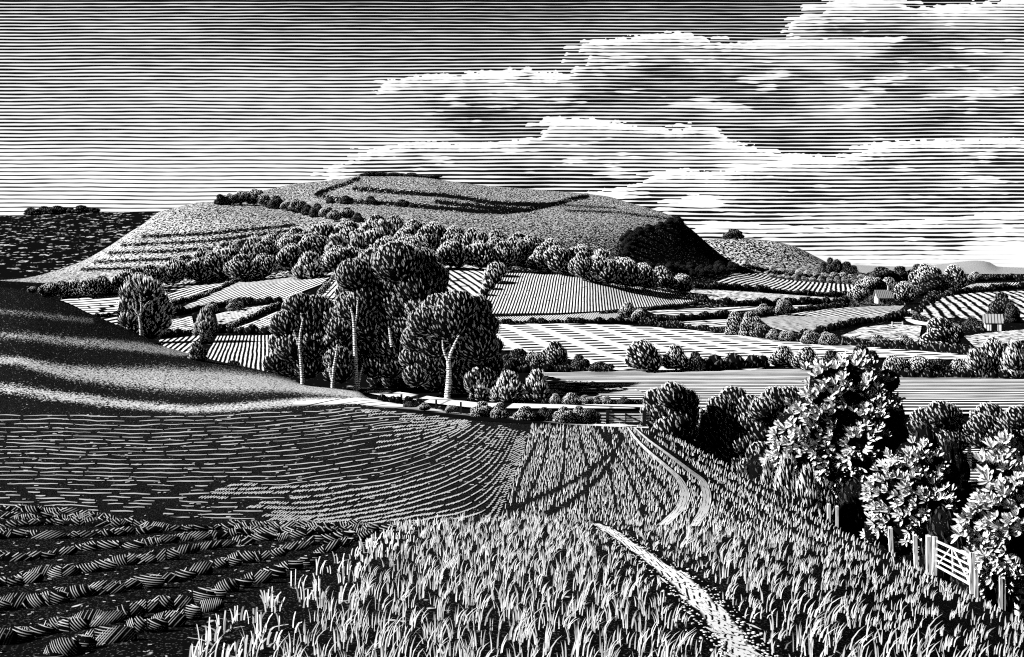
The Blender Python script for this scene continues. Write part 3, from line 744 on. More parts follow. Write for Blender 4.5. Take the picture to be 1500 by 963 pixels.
# ------------------------------------------------------------------ grass, stubble, corn
crest = [(-300,742),(25,748),(300,756),(520,770),(590,764),(700,757),(870,764),(960,769),(1050,775),(1200,800),(1300,832),(1400,870),(1500,912),(1800,1000)]
path_l = [(858,766),(880,781),(905,800),(950,840),(985,880),(1010,910),(1040,950),(1075,1000)]
path_r = [(880,766),(905,777),(935,793),(985,825),(1030,850),(1075,890),(1108,925),(1130,960),(1160,1000)]
def on_path(x, y, pad=0):
    if y < 764: return False
    l = np.interp(y, [b for a, b in path_l], [a for a, b in path_l]); r = np.interp(y, [b for a, b in path_r], [a for a, b in path_r])
    return l - pad < x < r + pad
def bnd(y):   # ragged boundary between the ploughing and the stubble
    return np.interp(y, [755,766,790,820,860,890,945,1010], [640,588,548,500,440,385,300,220])
def tall_grass():
    B = Blades(); S = Blades()
    # tussocks
    y = 764.0
    while y < 1030:
        k = (y - 745) / 200.0                       # bigger towards the viewer
        sp = 8 + 21 * k
        x = -60 + R.uniform(0, sp)
        while x < 1640:
            tx, ty = x + R.uniform(-.4, .4) * sp, y + R.uniform(-.45, .45) * (4 + 11 * k)
            x += sp * R.uniform(.8, 1.25)
            if ty < poly(crest, tx) + 1 or on_path(tx, ty, -4 + 0 * k): continue
            bx = bnd(ty)
            if tx < bx - 4: continue
            if tx < bx + 70 + 60 * k and R.random() < .2: continue
            stub = tx < bx + 70 + 60 * k and R.random() < (.95 if tx < bx + 45 + 50 * k else .4)
            # shorter turf where the hill turns away
            short = tx > 1100 and ty < poly([(1040,785),(1140,862),(1280,920),(1400,958),(1480,990),(1700,1040)], tx) + R.uniform(-8, 8)
            near_path = on_path(tx, ty, 32)
            edge = tx - np.interp(ty, [b for a, b in path_l], [a for a, b in path_l])
            inner = 750 < tx < 960 and ty > 780 and R.random() < .12
            n = R.randint(5, 9)
            hpx = (9 + 25 * k) * R.uniform(.8, 1.2)
            fan = R.uniform(.35, .8); skew = R.uniform(-.15, .55)
            if short:
                n = R.randint(7, 10); hpx = (9 + 8 * k) * R.uniform(.9, 1.2); fan = .3; skew = .28
            elif near_path: hpx *= .55
            if tx > 1000 and not short: skew += .15; n = max(4, n - 1)
            if stub: n = R.randint(4, 7); hpx *= 1.1
            for i in range(n):
                ox = R.uniform(-.36, .36) * sp; oy = R.gauss(0, .3) * (3 + 8 * k)
                if ty + oy < poly(crest, tx + ox): continue
                if on_path(tx + ox, ty + oy, -5): continue
                g = G(tx + ox, ty + oy, 0, 0, HL); m = g.y / F
                h = hpx * m * R.uniform(.55, 1.15)
                ln = fan * (ox / (.36 * sp)) * .55 + skew * R.uniform(.3, 1.2)
                if stub:
                    g = G(tx + ox * 1.5, ty + oy * .7, 0, 0, HL)
                    S.add(g, h * R.uniform(.6, 1.0), (1.0 + 1.75 * k) * m * R.uniform(.8, 1.2), (ox / sp * .8 + R.gauss(.1, .1), R.gauss(0, .1)), R.uniform(-.9, 0))
                else:
                    B.add(g, h, (.78 + 1.15 * k) * m * R.uniform(.7, 1.3) * (.8 if short else 1), (ln, R.gauss(-.1, .22)), R.uniform(-1.0, -.15))
            if stub and R.random() < .35:      # fallen straws
                for q in range(3):
                    g = G(tx + R.uniform(-15, 15), ty + R.uniform(-4, 6) * k, 0, 0, HL); m = g.y / F
                    S.add(g, hpx * m * .35, 3.2 * k * m + .6 * m, (R.choice([-1, 1]) * R.uniform(1.5, 2.6), R.uniform(-.6, .2)), R.uniform(-.3, .3))
        y += 4.4 + 14 * k
    B.build('grass', M_grass); S.build('stubble', flat_mat('straw', .8, .4, 9), prof=(1, 1, .98, .9))
tall_grass()

rut_a = [(918,625),(930,642),(947,660),(975,684),(997,706),(1003,724),(997,744),(980,762),(972,770)]
rut_b = [(928,626),(948,644),(975,664),(1008,689),(1030,708),(1035,728),(1031,748),(1022,764),(1018,772)]
wa = [2.6,4,6,8,10,13,15,15,15]; wb = [2.4,4,6,8.5,11,14,15,14,14]
def dline(x, y, ln):
    best = 1e9
    for (x0, y0), (x1, y1) in zip(ln[:-1], ln[1:]):
        L2 = (x1 - x0) ** 2 + (y1 - y0) ** 2; t = max(0, min(1, ((x - x0) * (x1 - x0) + (y - y0) * (y1 - y0)) / L2))
        best = min(best, math.hypot(x - x0 - t * (x1 - x0), y - y0 - t * (y1 - y0)))
    return best
rowgaps = [[(808,628),(792,690),(762,757)], [(828,628),(826,690),(806,757)], [(846,628),(862,690),(858,757)], [(862,630),(892,690),(905,757)], [(876,632),(918,690),(945,757)],
           [(888,632),(935,690),(972,750)], [(790,640),(768,690),(745,757)], [(900,634),(950,690),(985,735)]]
trams = [[(735,752),(790,732),(840,708),(880,680),(904,658),(912,640),(900,629)], [(800,757),(840,735),(875,705),(900,672),(890,640),(870,628)]]
right_edge = [(940,624),(1000,648),(1050,674),(1090,695),(1200,752),(1300,809),(1400,863),(1500,911)]
slope_rows = [[(945,632),(1060,700),(1180,765),(1300,830)], [(950,640),(1050,712),(1150,775),(1250,822)], [(952,650),(1040,720),(1110,772)], [(940,628),(1070,692),(1200,760),(1320,826)], [(1000,700),(1060,745),(1090,770)]]
def corn():
    B = Blades()
    y = 626.0
    while y < 900:
        k = (y - 620) / 140.0
        sp = 2.2 + 1.1 * k
        x = 725 + R.uniform(0, sp)
        while x < 1640:
            tx, ty = x + R.uniform(-.5, .5) * sp, y + R.uniform(-2, 2)
            x += sp * R.uniform(.75, 1.3)
            if ty > poly(crest, tx) + 2 or ty < poly(right_edge, tx) + 1.0: continue
            if tx < np.interp(ty, [622, 640, 757], [778, 775, 734]): continue
            if min(dline(tx, ty, rut_a) - (2 + 6 * k), dline(tx, ty, rut_b) - (2 + 6 * k)) < 0: continue
            if tx < 925 + 70 * k and min(dline(tx, ty, l) for l in trams) < 2.2 + 2.5 * k: continue
            if tx < 990 and min(dline(tx, ty, l) for l in rowgaps) < 1.4 + 1.0 * k: continue
            if tx > 940 and min(dline(tx, ty, l) for l in slope_rows) < 1.4 + 1.0 * k: continue
            if R.random() < .06: continue
            g = G(tx, ty, 0, 0, HL); m = g.y / F
            h = (5.2 + 3.0 * min(k, 1.2)) * m * R.uniform(.7, 1.25)
            B.add(g, h, (.95 + .32 * k) * m * R.uniform(.75, 1.2), (R.gauss(.18 if tx > 940 else .08, .14), R.gauss(0, .1)), R.uniform(-1.0, -.1))
        y += 3.3 + 1.5 * k
    B.build('young_corn', M_crop)
corn()
# ------------------------------------------------------------------ ruts and footpath
def strip(name, ln, ws, mat, lift, kind='structure', sub=4):
    P = np.array(ln, float); q = np.linspace(0, len(P) - 1, (len(P) - 1) * sub + 1)
    PP = pchip(np.arange(len(P)), P, q); WW = np.interp(q, range(len(ws)), ws)
    V = []; nw = 6
    for i, (x, y) in enumerate(PP):
        for j in range(nw + 1):
            v = G(x + WW[i] * (j / nw - .5), y, 0, lift, HL); V.append(tuple(v))
    n = len(PP); ii = np.arange(n - 1)[:, None] * (nw + 1) + np.arange(nw)[None, :]
    Q = np.stack([ii, ii + 1, ii + nw + 2, ii + nw + 1], -1).reshape(-1, 4)
    uv = np.stack([np.repeat(np.concatenate([[0], np.cumsum(np.hypot(*np.diff(PP, axis=0).T))]), nw + 1) * .12, np.tile(np.linspace(0, 1, nw + 1), n)], -1)
    return tag(link(name, make_mesh(name, V, Q, [mat], smooth=True, uv=uv)), kind=kind)
def chalk_mat(name, lines, duty, dash):
    mt, nt = new_mat(name)
    u, v, _ = nt.sep(nt.n('ShaderNodeUVMap', uv_map='rows').outputs[0])
    vv = nt.m('ADD', nt.m('MULTIPLY', v, lines), nt.m('MULTIPLY', nt.noise(nt.xyz(nt.m('MULTIPLY', u, .5), v), 1, 2), 1.2))
    tri = nt.m('ABSOLUTE', nt.m('SUBTRACT', nt.m('MULTIPLY', nt.m('FRACT', vv), 2), 1))
    dn = nt.noise(nt.xyz(nt.m('MULTIPLY', u, 1.2), nt.m('MULTIPLY', nt.m('FLOOR', vv), 5.1)), 1, 1)
    dark = nt.m('MULTIPLY', nt.sstep(tri, duty, duty + .2), nt.sstep(dn, dash, dash + .06))
    surface(nt, mix_ink(nt, nt.m('SUBTRACT', 1.0, dark), INK, .85)); return mt
M_rut = chalk_mat('chalk_rut', 3.0, .6, .47)
strip('track', rut_a, wa, M_rut, .03); strip('track', rut_b, wb, M_rut, .03)
def worn_chalk():
    mt, nt = new_mat('worn_path')
    u, v, _ = nt.sep(nt.n('ShaderNodeUVMap', uv_map='rows').outputs[0])
    bare = nt.sstep(nt.m('ABSOLUTE', nt.m('SUBTRACT', nt.m('ADD', v, nt.m('MULTIPLY', nt.noise(nt.xyz(nt.m('MULTIPLY', u, .35), 0.0), 1, 2), .3)), .66)), .26, .17)
    vv = nt.m('ADD', nt.m('MULTIPLY', v, 9.0), nt.m('MULTIPLY', u, .55))
    tri = nt.m('ABSOLUTE', nt.m('SUBTRACT', nt.m('MULTIPLY', nt.m('FRACT', nt.m('ADD', vv, nt.noise(nt.xyz(nt.m('MULTIPLY', u, .8), v), 1, 2))), 2), 1))
    dn = nt.noise(nt.xyz(nt.m('MULTIPLY', u, .9), nt.m('MULTIPLY', nt.m('FLOOR', vv), 3.3)), 1, 1)
    dark = nt.m('MULTIPLY', nt.sstep(tri, .5, .75), nt.sstep(dn, .43, .5))
    surface(nt, mix_ink(nt, nt.m('MULTIPLY', bare, nt.m('SUBTRACT', 1.0, dark)), INK, .85)); return mt
def footpath():
    ys = np.linspace(768, 1000, 60); V = []; nw = 10
    for y in ys:
        l = np.interp(y, [b for a, b in path_l], [a for a, b in path_l]); r = np.interp(y, [b for a, b in path_r], [a for a, b in path_r])
        for j in range(nw + 1): V.append(tuple(G(l + (r - l) * j / nw, y, 0, .01, HL)))
    n = len(ys); ii = np.arange(n - 1)[:, None] * (nw + 1) + np.arange(nw)[None, :]
    Q = np.stack([ii, ii + 1, ii + nw + 2, ii + nw + 1], -1).reshape(-1, 4)
    uv = np.stack([np.repeat(np.arange(n) * .55, nw + 1), np.tile(np.linspace(0, 1, nw + 1), n)], -1)
    structure('path', make_mesh('path', V, Q, [worn_chalk()], smooth=True, uv=uv))
    rb = Ribbons(); PV = []; PF = []; n0 = 0
    for i in range(110):       # scraped chalk streaks down the middle
        y = 768 + 240 * R.random() ** .9; k = (y - 760) / 190
        l = np.interp(y, [b for a, b in path_l], [a for a, b in path_l]); r = np.interp(y, [b for a, b in path_r], [a for a, b in path_r])
        x = l + (r - l) * (.52 + R.gauss(0, .16))
        L = R.uniform(6, 20) * (.5 + k); ang = math.atan2(.72, .9) + R.gauss(-.25, .14)
        dx, dy = math.cos(ang) * L, math.sin(ang) * L
        w = R.uniform(1.6, 3.4) * (.6 + .7 * k)
        rb.add([(x - dx / 2, y - dy / 2), (x, y + R.uniform(-.5, .5)), (x + dx / 2, y + dy / 2)], [.5, w, .5], .016 + R.random() * .006, HL)
    rb.build('chalk', flat_mat('scraped_chalk', .88, .1, 6))
    for i in range(650):       # flints along both margins
        y = 770 + 235 * R.random(); k = (y - 760) / 190
        l = np.interp(y, [b for a, b in path_l], [a for a, b in path_l]); r = np.interp(y, [b for a, b in path_r], [a for a, b in path_r])
        t = R.choice([R.gauss(.18, .12), R.gauss(.82, .13)])
        g = G(l + (r - l) * t, y, 0, 0, HL); m = g.y / F; s_ = R.uniform(1.0, 2.6) * (.4 + .8 * k) * m
        lp = lump(R.random() * 40, .3, 1.4, ICO1_V) * np.array([s_ * R.uniform(1, 1.8), s_, s_ * .7])
        PV.append(lp + np.array([g.x, g.y, g.z + .01])); PF.append(ICO1_F + n0); n0 += len(lp)
    tag(link('gravel', make_mesh('gravel', np.concatenate(PV), np.concatenate(PF), [flat_mat('flint', .75, .3, 14)])), kind='stuff')
footpath()
# ------------------------------------------------------------------ crowns, trunks
def leaves(base, dirv, nrm, L, Wd, fold=.25):
    """each leaf: five points, two facets either side of a mid-rib"""
    side = np.cross(dirv, nrm); side /= np.linalg.norm(side, axis=1)[:, None] + 1e-9
    Lc, Wc = L[:, None], Wd[:, None]
    a = base; tip = base + dirv * Lc; m = base + dirv * Lc * .52
    l = m + side * Wc * .5; r = m - side * Wc * .5; sp = m + dirv * Lc * -.02 + nrm * Wc * fold
    V = np.stack([a, l, tip, r, sp], 1).reshape(-1, 3); n = len(base); o = np.arange(n)[:, None] * 5
    Q = np.concatenate([o + np.array([[0, 3, 2, 4]]), o + np.array([[0, 4, 2, 1]])], 1).reshape(-1, 4)
    return V, Q
POLE = np.array([.28, -.42, -.86]); POLE /= np.linalg.norm(POLE)
def crown(name, lobes, L, Wd, dens, seed, mats, tip=.1, pole=POLE, core=1.0, amp=.14, skip=.8, keep=None, fold=.25, lean=None):
    """lobes: (x, y, z, rx, ry, rz). A dark inner mass for each lobe and leaf blades fanned over it"""
    rs = np.random.RandomState(seed); CV = []; CF = []; n0 = 0; LV = []; LQ = []
    lob = np.array(lobes, float)
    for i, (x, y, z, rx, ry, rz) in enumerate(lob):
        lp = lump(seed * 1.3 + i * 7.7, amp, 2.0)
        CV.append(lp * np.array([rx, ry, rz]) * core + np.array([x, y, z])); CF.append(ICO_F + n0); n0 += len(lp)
        n = int(dens * 4 * math.pi * ((rx * ry + ry * rz + rx * rz) / 3) / (L * Wd))
        k = np.arange(n) + .5; ph = np.arccos(1 - 2 * k / n); th = math.pi * (1 + 5 ** .5) * k + rs.rand()
        P = np.stack([np.cos(th) * np.sin(ph), np.sin(th) * np.sin(ph), np.cos(ph)], -1) + rs.normal(0, .07, (n, 3)); P /= np.linalg.norm(P, axis=1)[:, None]
        N = P / np.array([rx, ry, rz]); N /= np.linalg.norm(N, axis=1)[:, None]
        t = -(pole - N * (N @ pole)[:, None]) + rs.normal(0, .16, (n, 3)); t -= N * (N * t).sum(1)[:, None]; t /= np.linalg.norm(t, axis=1)[:, None] + 1e-9
        if lean is not None: t = t + np.array(lean); t /= np.linalg.norm(t, axis=1)[:, None]
        pos = P * np.array([rx, ry, rz]) * rs.uniform(.98, 1.05, (n, 1)) + np.array([x, y, z])
        ok = np.ones(n, bool)
        for j, (a, b, c, ra, rb_, rc) in enumerate(lob):
            if j != i: ok &= (((pos - np.array([a, b, c])) / np.array([ra, rb_, rc])) ** 2).sum(1) > skip
        if keep is not None: ok &= rs.rand(n) < keep(pos, N)
        if not ok.any(): continue
        dirv = t * math.cos(tip) + N * math.sin(tip); nn = N * math.cos(tip) - t * math.sin(tip)
        m = int(ok.sum())
        v, q = leaves(pos[ok], dirv[ok], nn[ok], L * rs.uniform(.7, 1.25, m), Wd * rs.uniform(.75, 1.2, m), fold)
        LQ.append(q + sum(len(a) for a in LV)); LV.append(v)
    CV = np.concatenate(CV); CF = np.concatenate(CF)
    if LV: LV = np.concatenate(LV); LQ = np.concatenate(LQ)
    else: LV = np.zeros((0, 3)); LQ = np.zeros((0, 4), int)
    tri = np.concatenate([CF, CF[:, 2:3]], 1)      # written below as mixed faces
    faces = [tuple(f) for f in CF] + [tuple(f) for f in (LQ + len(CV))]
    mi = np.concatenate([np.zeros(len(CF), int), np.ones(len(LQ), int)])
    me = make_mesh(name, np.concatenate([CV, LV]), faces, mats, mi=mi)
    sm = np.zeros(len(me.polygons), bool); sm[:len(CF)] = True; me.polygons.foreach_set('use_smooth', sm)
    return me
def tube(V, Q, pts, radii, sides=8, cap=True):
    n0 = len(V); n = len(pts)
    for i, p in enumerate(pts):
        p = Vector(p); a = Vector(pts[max(0, i - 1)]); b = Vector(pts[min(n - 1, i + 1)]); t = (b - a).normalized()
        u = t.cross(Vector((0, 1, .13))).normalized(); w = t.cross(u).normalized()
        for k in range(sides):
            an = 2 * math.pi * k / sides
            V.append(tuple(p + (u * math.cos(an) + w * math.sin(an)) * radii[i]))
    for i in range(n - 1):
        for k in range(sides):
            a = n0 + i * sides + k; b = n0 + i * sides + (k + 1) % sides
            Q.append((a, b, b + sides, a + sides))
    return V, Q
def tubes_mesh(name, lines, mat, sides=8):
    V, Q = [], []
    for pts, rad in lines: tube(V, Q, pts, rad, sides)
    return make_mesh(name, V, np.array(Q), [mat], smooth=True)

M_core = ink_mat('inner_foliage', 55, .70, .12)  # near-black base colour paints the shadow gaps between leaves
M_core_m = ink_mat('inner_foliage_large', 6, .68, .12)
M_leaf = flat_mat('leaf', .78, .2, 30)
M_leaf_m = flat_mat('leaf_large', .62, .2, 3)
M_leaf_pale = flat_mat('leaf_silvery', .9, .1, 3)
M_leaf_dark = flat_mat('leaf_dusky', .28, .15, 30)
mt, nt = new_mat('bark')
ob = nt.n('ShaderNodeTexCoord').outputs['Object']; bx, by_, bz = nt.sep(ob)
bb = nt.m('ABSOLUTE', nt.m('SUBTRACT', nt.m('FRACT', nt.m('ADD', nt.m('MULTIPLY', bz, 3.2), nt.m('MULTIPLY', nt.noise(ob, 3, 2), 1.4))), .5))
surface(nt, mix_ink(nt, nt.sstep(bb, .13, .22), INK, .8)); M_bark = mt
M_bark_unit = flat_mat('bark_small', .35, .3, 20)

def proto_lobes(rs, low=False, n=7):
    L = [(0, 0, .52 if not low else .42, .34, .34, .40 if not low else .42)]
    for i in range(n):
        a = 2 * math.pi * (i + rs.uniform(-.25, .25)) / n; r = rs.uniform(.20, .29)
        z = rs.uniform(.30, .66) if not low else rs.uniform(.2, .55)
        q = rs.uniform(.19, .26)
        L.append((math.cos(a) * r, math.sin(a) * r, z, q, q, q * 1.1))
    L.append((rs.uniform(-.1, .1), rs.uniform(-.1, .1), .76, .24, .24, .23))
    if low:
        for i in range(5):
            a = 2 * math.pi * i / 5 + .3; L.append((math.cos(a) * .26, math.sin(a) * .26, .12, .22, .22, .16))
    return L
PROTO = {}
def proto(kind, variant):
    key = (kind, variant)
    if key in PROTO: return PROTO[key]
    rs = np.random.RandomState(hash((kind == 'w', variant)) % 1000 + len(kind) * 31 + variant * 7)
    sd = variant * 13 + len(kind) * 5
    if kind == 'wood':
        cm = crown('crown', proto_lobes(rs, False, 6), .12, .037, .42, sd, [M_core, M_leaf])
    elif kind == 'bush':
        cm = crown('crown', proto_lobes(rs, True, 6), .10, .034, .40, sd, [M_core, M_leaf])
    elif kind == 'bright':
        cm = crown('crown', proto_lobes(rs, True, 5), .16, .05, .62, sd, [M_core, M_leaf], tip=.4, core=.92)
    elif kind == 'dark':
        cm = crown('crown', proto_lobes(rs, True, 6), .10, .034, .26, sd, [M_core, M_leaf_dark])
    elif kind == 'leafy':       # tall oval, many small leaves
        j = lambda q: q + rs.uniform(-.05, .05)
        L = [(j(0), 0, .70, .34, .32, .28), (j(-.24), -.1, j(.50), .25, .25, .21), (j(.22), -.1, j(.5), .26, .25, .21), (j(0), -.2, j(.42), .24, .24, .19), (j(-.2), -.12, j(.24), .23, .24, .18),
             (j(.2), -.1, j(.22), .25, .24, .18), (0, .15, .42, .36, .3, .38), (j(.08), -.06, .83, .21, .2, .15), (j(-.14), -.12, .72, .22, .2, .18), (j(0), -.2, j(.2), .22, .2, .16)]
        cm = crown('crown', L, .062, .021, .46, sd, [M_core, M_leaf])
    tm = tubes_mesh('trunk', [([(0, 0, -.03), (.01, 0, .15), (-.01, 0, .42)], [.05, .04, .025])], M_bark_unit, 6)
    PROTO[key] = (cm, tm); return PROTO[key]
NVAR = {'wood': 6, 'bush': 5, 'bright': 4, 'dark': 4, 'leafy': 4}
def plant(name, kind, px, base, w, h, label, cat, group=None, d=None, var=None, rot=None, sink=.02):
    """a tree or bush that appears w by h photo pixels at its distance"""
    if d is None: d = hit(px, base)
    m = d / F; x = (px - CX) * m
    z = gz(x, d) if d else 0
    h = max(h, HY + (ZC - z) / m - (base - h))      # the ground may lie lower than the foot that shows
    var = R.randrange(NVAR[kind]) if var is None else var
    cm, tm = proto(kind, var)
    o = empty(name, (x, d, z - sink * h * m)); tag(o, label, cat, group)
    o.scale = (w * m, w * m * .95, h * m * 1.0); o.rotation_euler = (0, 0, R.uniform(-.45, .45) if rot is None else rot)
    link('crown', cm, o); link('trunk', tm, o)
    return o

# ---- the wood at the foot of the down
wood_poly = [(36,424),(60,416),(100,412),(140,408),(180,398),(215,392),(250,382),(290,370),(330,357),(370,348),(410,342),(450,332),(490,326),(530,318),(570,317),(610,323),(650,331),(690,336),(740,341),(790,349),(830,356),(866,364),(905,378),(950,388),(985,398),(1010,408),
             (1028,420),(1010,428),(960,425),(915,421),(870,416),(830,403),(790,398),(740,396),(690,393),(645,390),(590,398),(530,400),(490,404),(440,407),(390,409),(340,412),(290,414),(240,418),(190,428),(150,432),(100,437),(60,436)]
def wood():
    cnt = 0; pts = []
    tries = 0
    while tries < 6000 and len(pts) < 190:
        tries += 1
        x = R.uniform(36, 1030); r = in_col(wood_poly, x)
        if not r: continue
        lo, hi = r; y = R.uniform(lo + 27, hi) if hi - lo > 34 else hi - R.uniform(0, 4)
        if R.random() < .34: y = hi - R.uniform(0, 2)
        sx = 25 if hi - lo > 34 else 17
        ok = all(((x - a) / sx) ** 2 + ((y - b) / 12.5) ** 2 > 1 for a, b in pts)
        if ok: pts.append((x, y))
    for x, y in sorted(pts, key=lambda p: p[1]):
        lo, hi = in_col(wood_poly, x)
        front = hi - y < 5; back = y - lo < 38 and not front
        w = R.uniform(42, 60); h = min(R.uniform(38, 48), (y - lo) * 1.12 + 3)
        w = min(w, h * 1.25)
        if 200 < x < 480 and R.random() < .5: k = 'dark' if R.random() < .3 else 'wood'
        else: k = 'wood' if R.random() < .85 else 'bright'
        if front: lab, gr = 'round tree in the front rank of the wood, against the striped fields', 'front rank of the hillside wood'
        elif back: lab, gr = 'small round tree along the upper edge of the wood, against the speckled down', 'upper edge of the hillside wood'
        else: lab, gr = 'round-headed tree packed among others in the middle of the hillside wood', 'middle of the hillside wood'
        plant('woodland_tree', k, x, y + 3, w, h, lab, 'tree', gr)
wood()
# ---- belt of trees on the shoulder of the down
for x, y, w, h in [(324,300,22,16),(338,300,20,17),(352,300,26,21),(372,301,30,25),(388,303,24,20),(404,306,26,20),(420,309,22,15),(436,312,28,21),(452,315,22,16),(464,318,24,21),(478,321,24,20),(490,325,24,18),(508,322,26,19),(524,325,20,14)]:
    plant('shoulder_tree', 'wood' if R.random() < .6 else 'dark', x, y, w, h, 'rounded tree in the thin belt crossing the shoulder of the down', 'tree', 'tree belt on the shoulder of the down')
for x, y, w, h, lb in [(484,298,16,10,'first low thorn bush inside the earthwork, beside the dark bank'), (508,299,22,13,'second thorn bush inside the hilltop earthwork, round and dark'), (543,300,24,13,'isolated dark thorn bush between two others under the hilltop'), (588,303,24,11,'long low dark thorn bush under the hilltop bank'), (604,304,12,7,'tiny dark bush at the tip of the thorn row under the hilltop')]:
    plant('thorn_bush', 'dark', x, y, w, h, lb, 'bush')
for x, y, w, h, lb in [(548,262,46,7,'low dark clump of scrub crowning the summit of the down'), (578,262,34,6,'thin dark scrub trailing along the summit of the down'), (603,263,30,6,'small flat-topped clump on the skyline of the down'), (628,267,40,5,'low dark fringe of scrub along the skyline of the down')]:
    plant('summit_scrub', 'dark', x, y, w, h, lb, 'scrub', d=902)
for x, y, w, h in [(48,321,28,11),(64,321,30,13),(84,321,32,13),(104,320,18,9),(122,319,32,12),(138,318,20,8)]:
    plant('skyline_tree', 'dark', x, y, w, h, 'dark low tree on the skyline of the black ploughed hill', 'tree', 'trees along the black hill', d=1490)
o = plant('skyline_clump', 'dark', 1074, 356, 34, 15, 'dark flat-topped clump of trees standing alone on the distant speckled hill', 'tree clump', d=1890)
o = plant('skyline_clump', 'dark', 1066, 355, 18, 8, 'small dark bush beside the lone clump on the distant hill', 'bush', d=1885)

# ---- dark yews edging the steep end of the down, its shade painted into their leaves
def scarp_trees():
    pl = [(912,346),(925,340),(950,336),(975,328),(992,322),(1006,332),(1022,348),(1042,364),(1066,382),(1084,392),(1060,398),(1040,402),(1005,400),(960,394),(930,386),(914,368)]
    pts = []
    for t in range(3000):
        x = R.uniform(908, 1084); r = in_col(pl, x)
        if not r: continue
        y = R.uniform(*r)
        le = float(np.interp(y, [318, 326, 332, 338, 344, 356, 370, 392], [992, 975, 950, 926, 914, 910, 906, 900]))
        if x > le + 16 and y < 392 - max(0, (1000 - x)) * .06: continue
        if all(((x - a) / 11) ** 2 + ((y - b) / 5.5) ** 2 > 1 for a, b in pts): pts.append((x, y))
    for x, y in pts:
        d = hill.hit(x, y + 4)
        if d is None: continue
        w = R.uniform(15, 24)
        plant('scarp_tree', 'yew', x, y + 5, w, w * .62, 'black scrubby tree edging the dark steep end of the down', 'tree', 'black trees edging the steep end of the down', d=d)
M_leaf_shade = flat_mat('shade_leaves', .05)  # near-black leaves carry shade in their colour
NVAR['yew'] = 3
for v in range(3):
    rs = np.random.RandomState(v)
    PROTO[('yew', v)] = (crown('crown', proto_lobes(rs, True, 6), .10, .04, .25, v, [M_core, M_leaf_shade]), tubes_mesh('trunk', [([(0, 0, -.03), (.01, 0, .2), (0, 0, .4)], [.05, .04, .03])], M_bark_unit, 6))
scarp_trees()
# ---- the elm clump
def px_lobes(lst, d, base, squash=.9, dy=(1.0, 6.0), seed=0):
    rs = np.random.RandomState(seed); m = d / F; out = []
    for it in lst:
        x, y, r = it[:3]; off = it[3] if len(it) > 3 else rs.uniform(*dy)
        out.append(((x - CX) * m - base[0], off, ZC - (y - HY) * m - base[2], r * m * 1.22, r * m * 1.1, r * m * squash * 1.2))
    return out
def limb(pts, w, d, base, dy=0.0):
    m = d / F
    return ([((x - CX) * m - base[0], dy, ZC - (y - HY) * m - base[2]) for x, y in pts], [q * m / 2 for q in w])
def specimen(name, d, root, lobes, limbs, L, Wd, dens, label, cat='tree', seed=1, mats=None, group=None, sink=.3, gap=None, **kw):
    m = d / F; x = (root[0] - CX) * m; z = gz(x, d)
    zr = ZC - (root[1] - HY) * m
    base = (x, d, min(z, zr))
    o = empty(name, base); tag(o, label, cat, group)
    link('crown', crown('crown', px_lobes(lobes, d, base, seed=seed, **({'dy': kw.pop('dy')} if 'dy' in kw else {})), L, Wd, dens, seed, mats or [M_core_m, M_leaf_m], **kw), o)
    lm = [limb(p, w, d, base) for p, w in limbs]
    # carry the trunk down into the ground
    pts, rad = lm[0]; pts.insert(0, (pts[0][0], pts[0][1], -sink)); rad.insert(0, rad[0] * 1.25)
    link('trunk', tubes_mesh('trunk', lm, M_bark), o)
    return o
TL, TW, TD = .68, .205, .42
specimen('elm_tree', 158, (443,553), [(430,452,20),(458,455,20),(413,478,20),(440,478,22),(466,480,18),(402,508,17),(426,512,22),(452,510,20),(398,534,14),(422,538,18),(448,540,16),(408,549,10),(470,510,16)],
         [([(443,555),(441,530),(439,508),(440,488),(444,466)], [6,5,4.4,3.6,2]), ([(440,512),(434,496),(430,484)], [3,2.4,1.2])], TL, TW, TD, 'smaller dark elm at the outer end of the clump, slim pale trunk up its middle', seed=3, dy=(1.5, 6))
specimen('elm_tree', 156, (487,560), [(478,470,16),(494,486,18),(468,496,18),(486,510,20),(464,522,14),(492,530,18),(472,540,16),(498,548,14),(482,552,10)],
         [([(487,562),(489,540),(492,522),(494,505)], [5,4.4,3.4,2]), ([(487,560),(483,544),(481,530)], [3.5,3,1.6])], TL, TW, TD, 'short elm with a pale double trunk, tucked under the tallest elm', seed=4, dy=(1.5, 6))
specimen('elm_tree', 158, (522,569), [(516,405,24),(546,394,30),(580,388,32),(610,392,28),(630,408,22),(508,430,20),(538,425,28),(572,420,32),(606,422,32),(634,434,20),(516,455,22),(548,452,28),(584,452,32),(618,456,28),(640,458,14),(534,480,24),(562,482,26),(598,482,26),(530,508,20),(556,512,22),(524,534,15),(546,540,18),(572,510,20),(568,540,18),(590,530,20),(506,446,16),(502,462,16),(508,482,16),(514,502,16),(530,440,22)],
         [([(522,571),(521,540),(520,510),(519,480),(517,462),(513,450)], [8,6.8,5.8,5,4,2.2]), ([(519,480),(523,462),(524,440)], [3.6,3,1.6]), ([(525,566),(528,548),(532,532)], [4,3,1.6]), ([(574,508),(572,494),(570,480)], [5,4.4,3])], TL, TW, TD,
         'tallest elm in the clump, broad domed crown and long straight pale trunk', seed=5, dy=(2, 7))
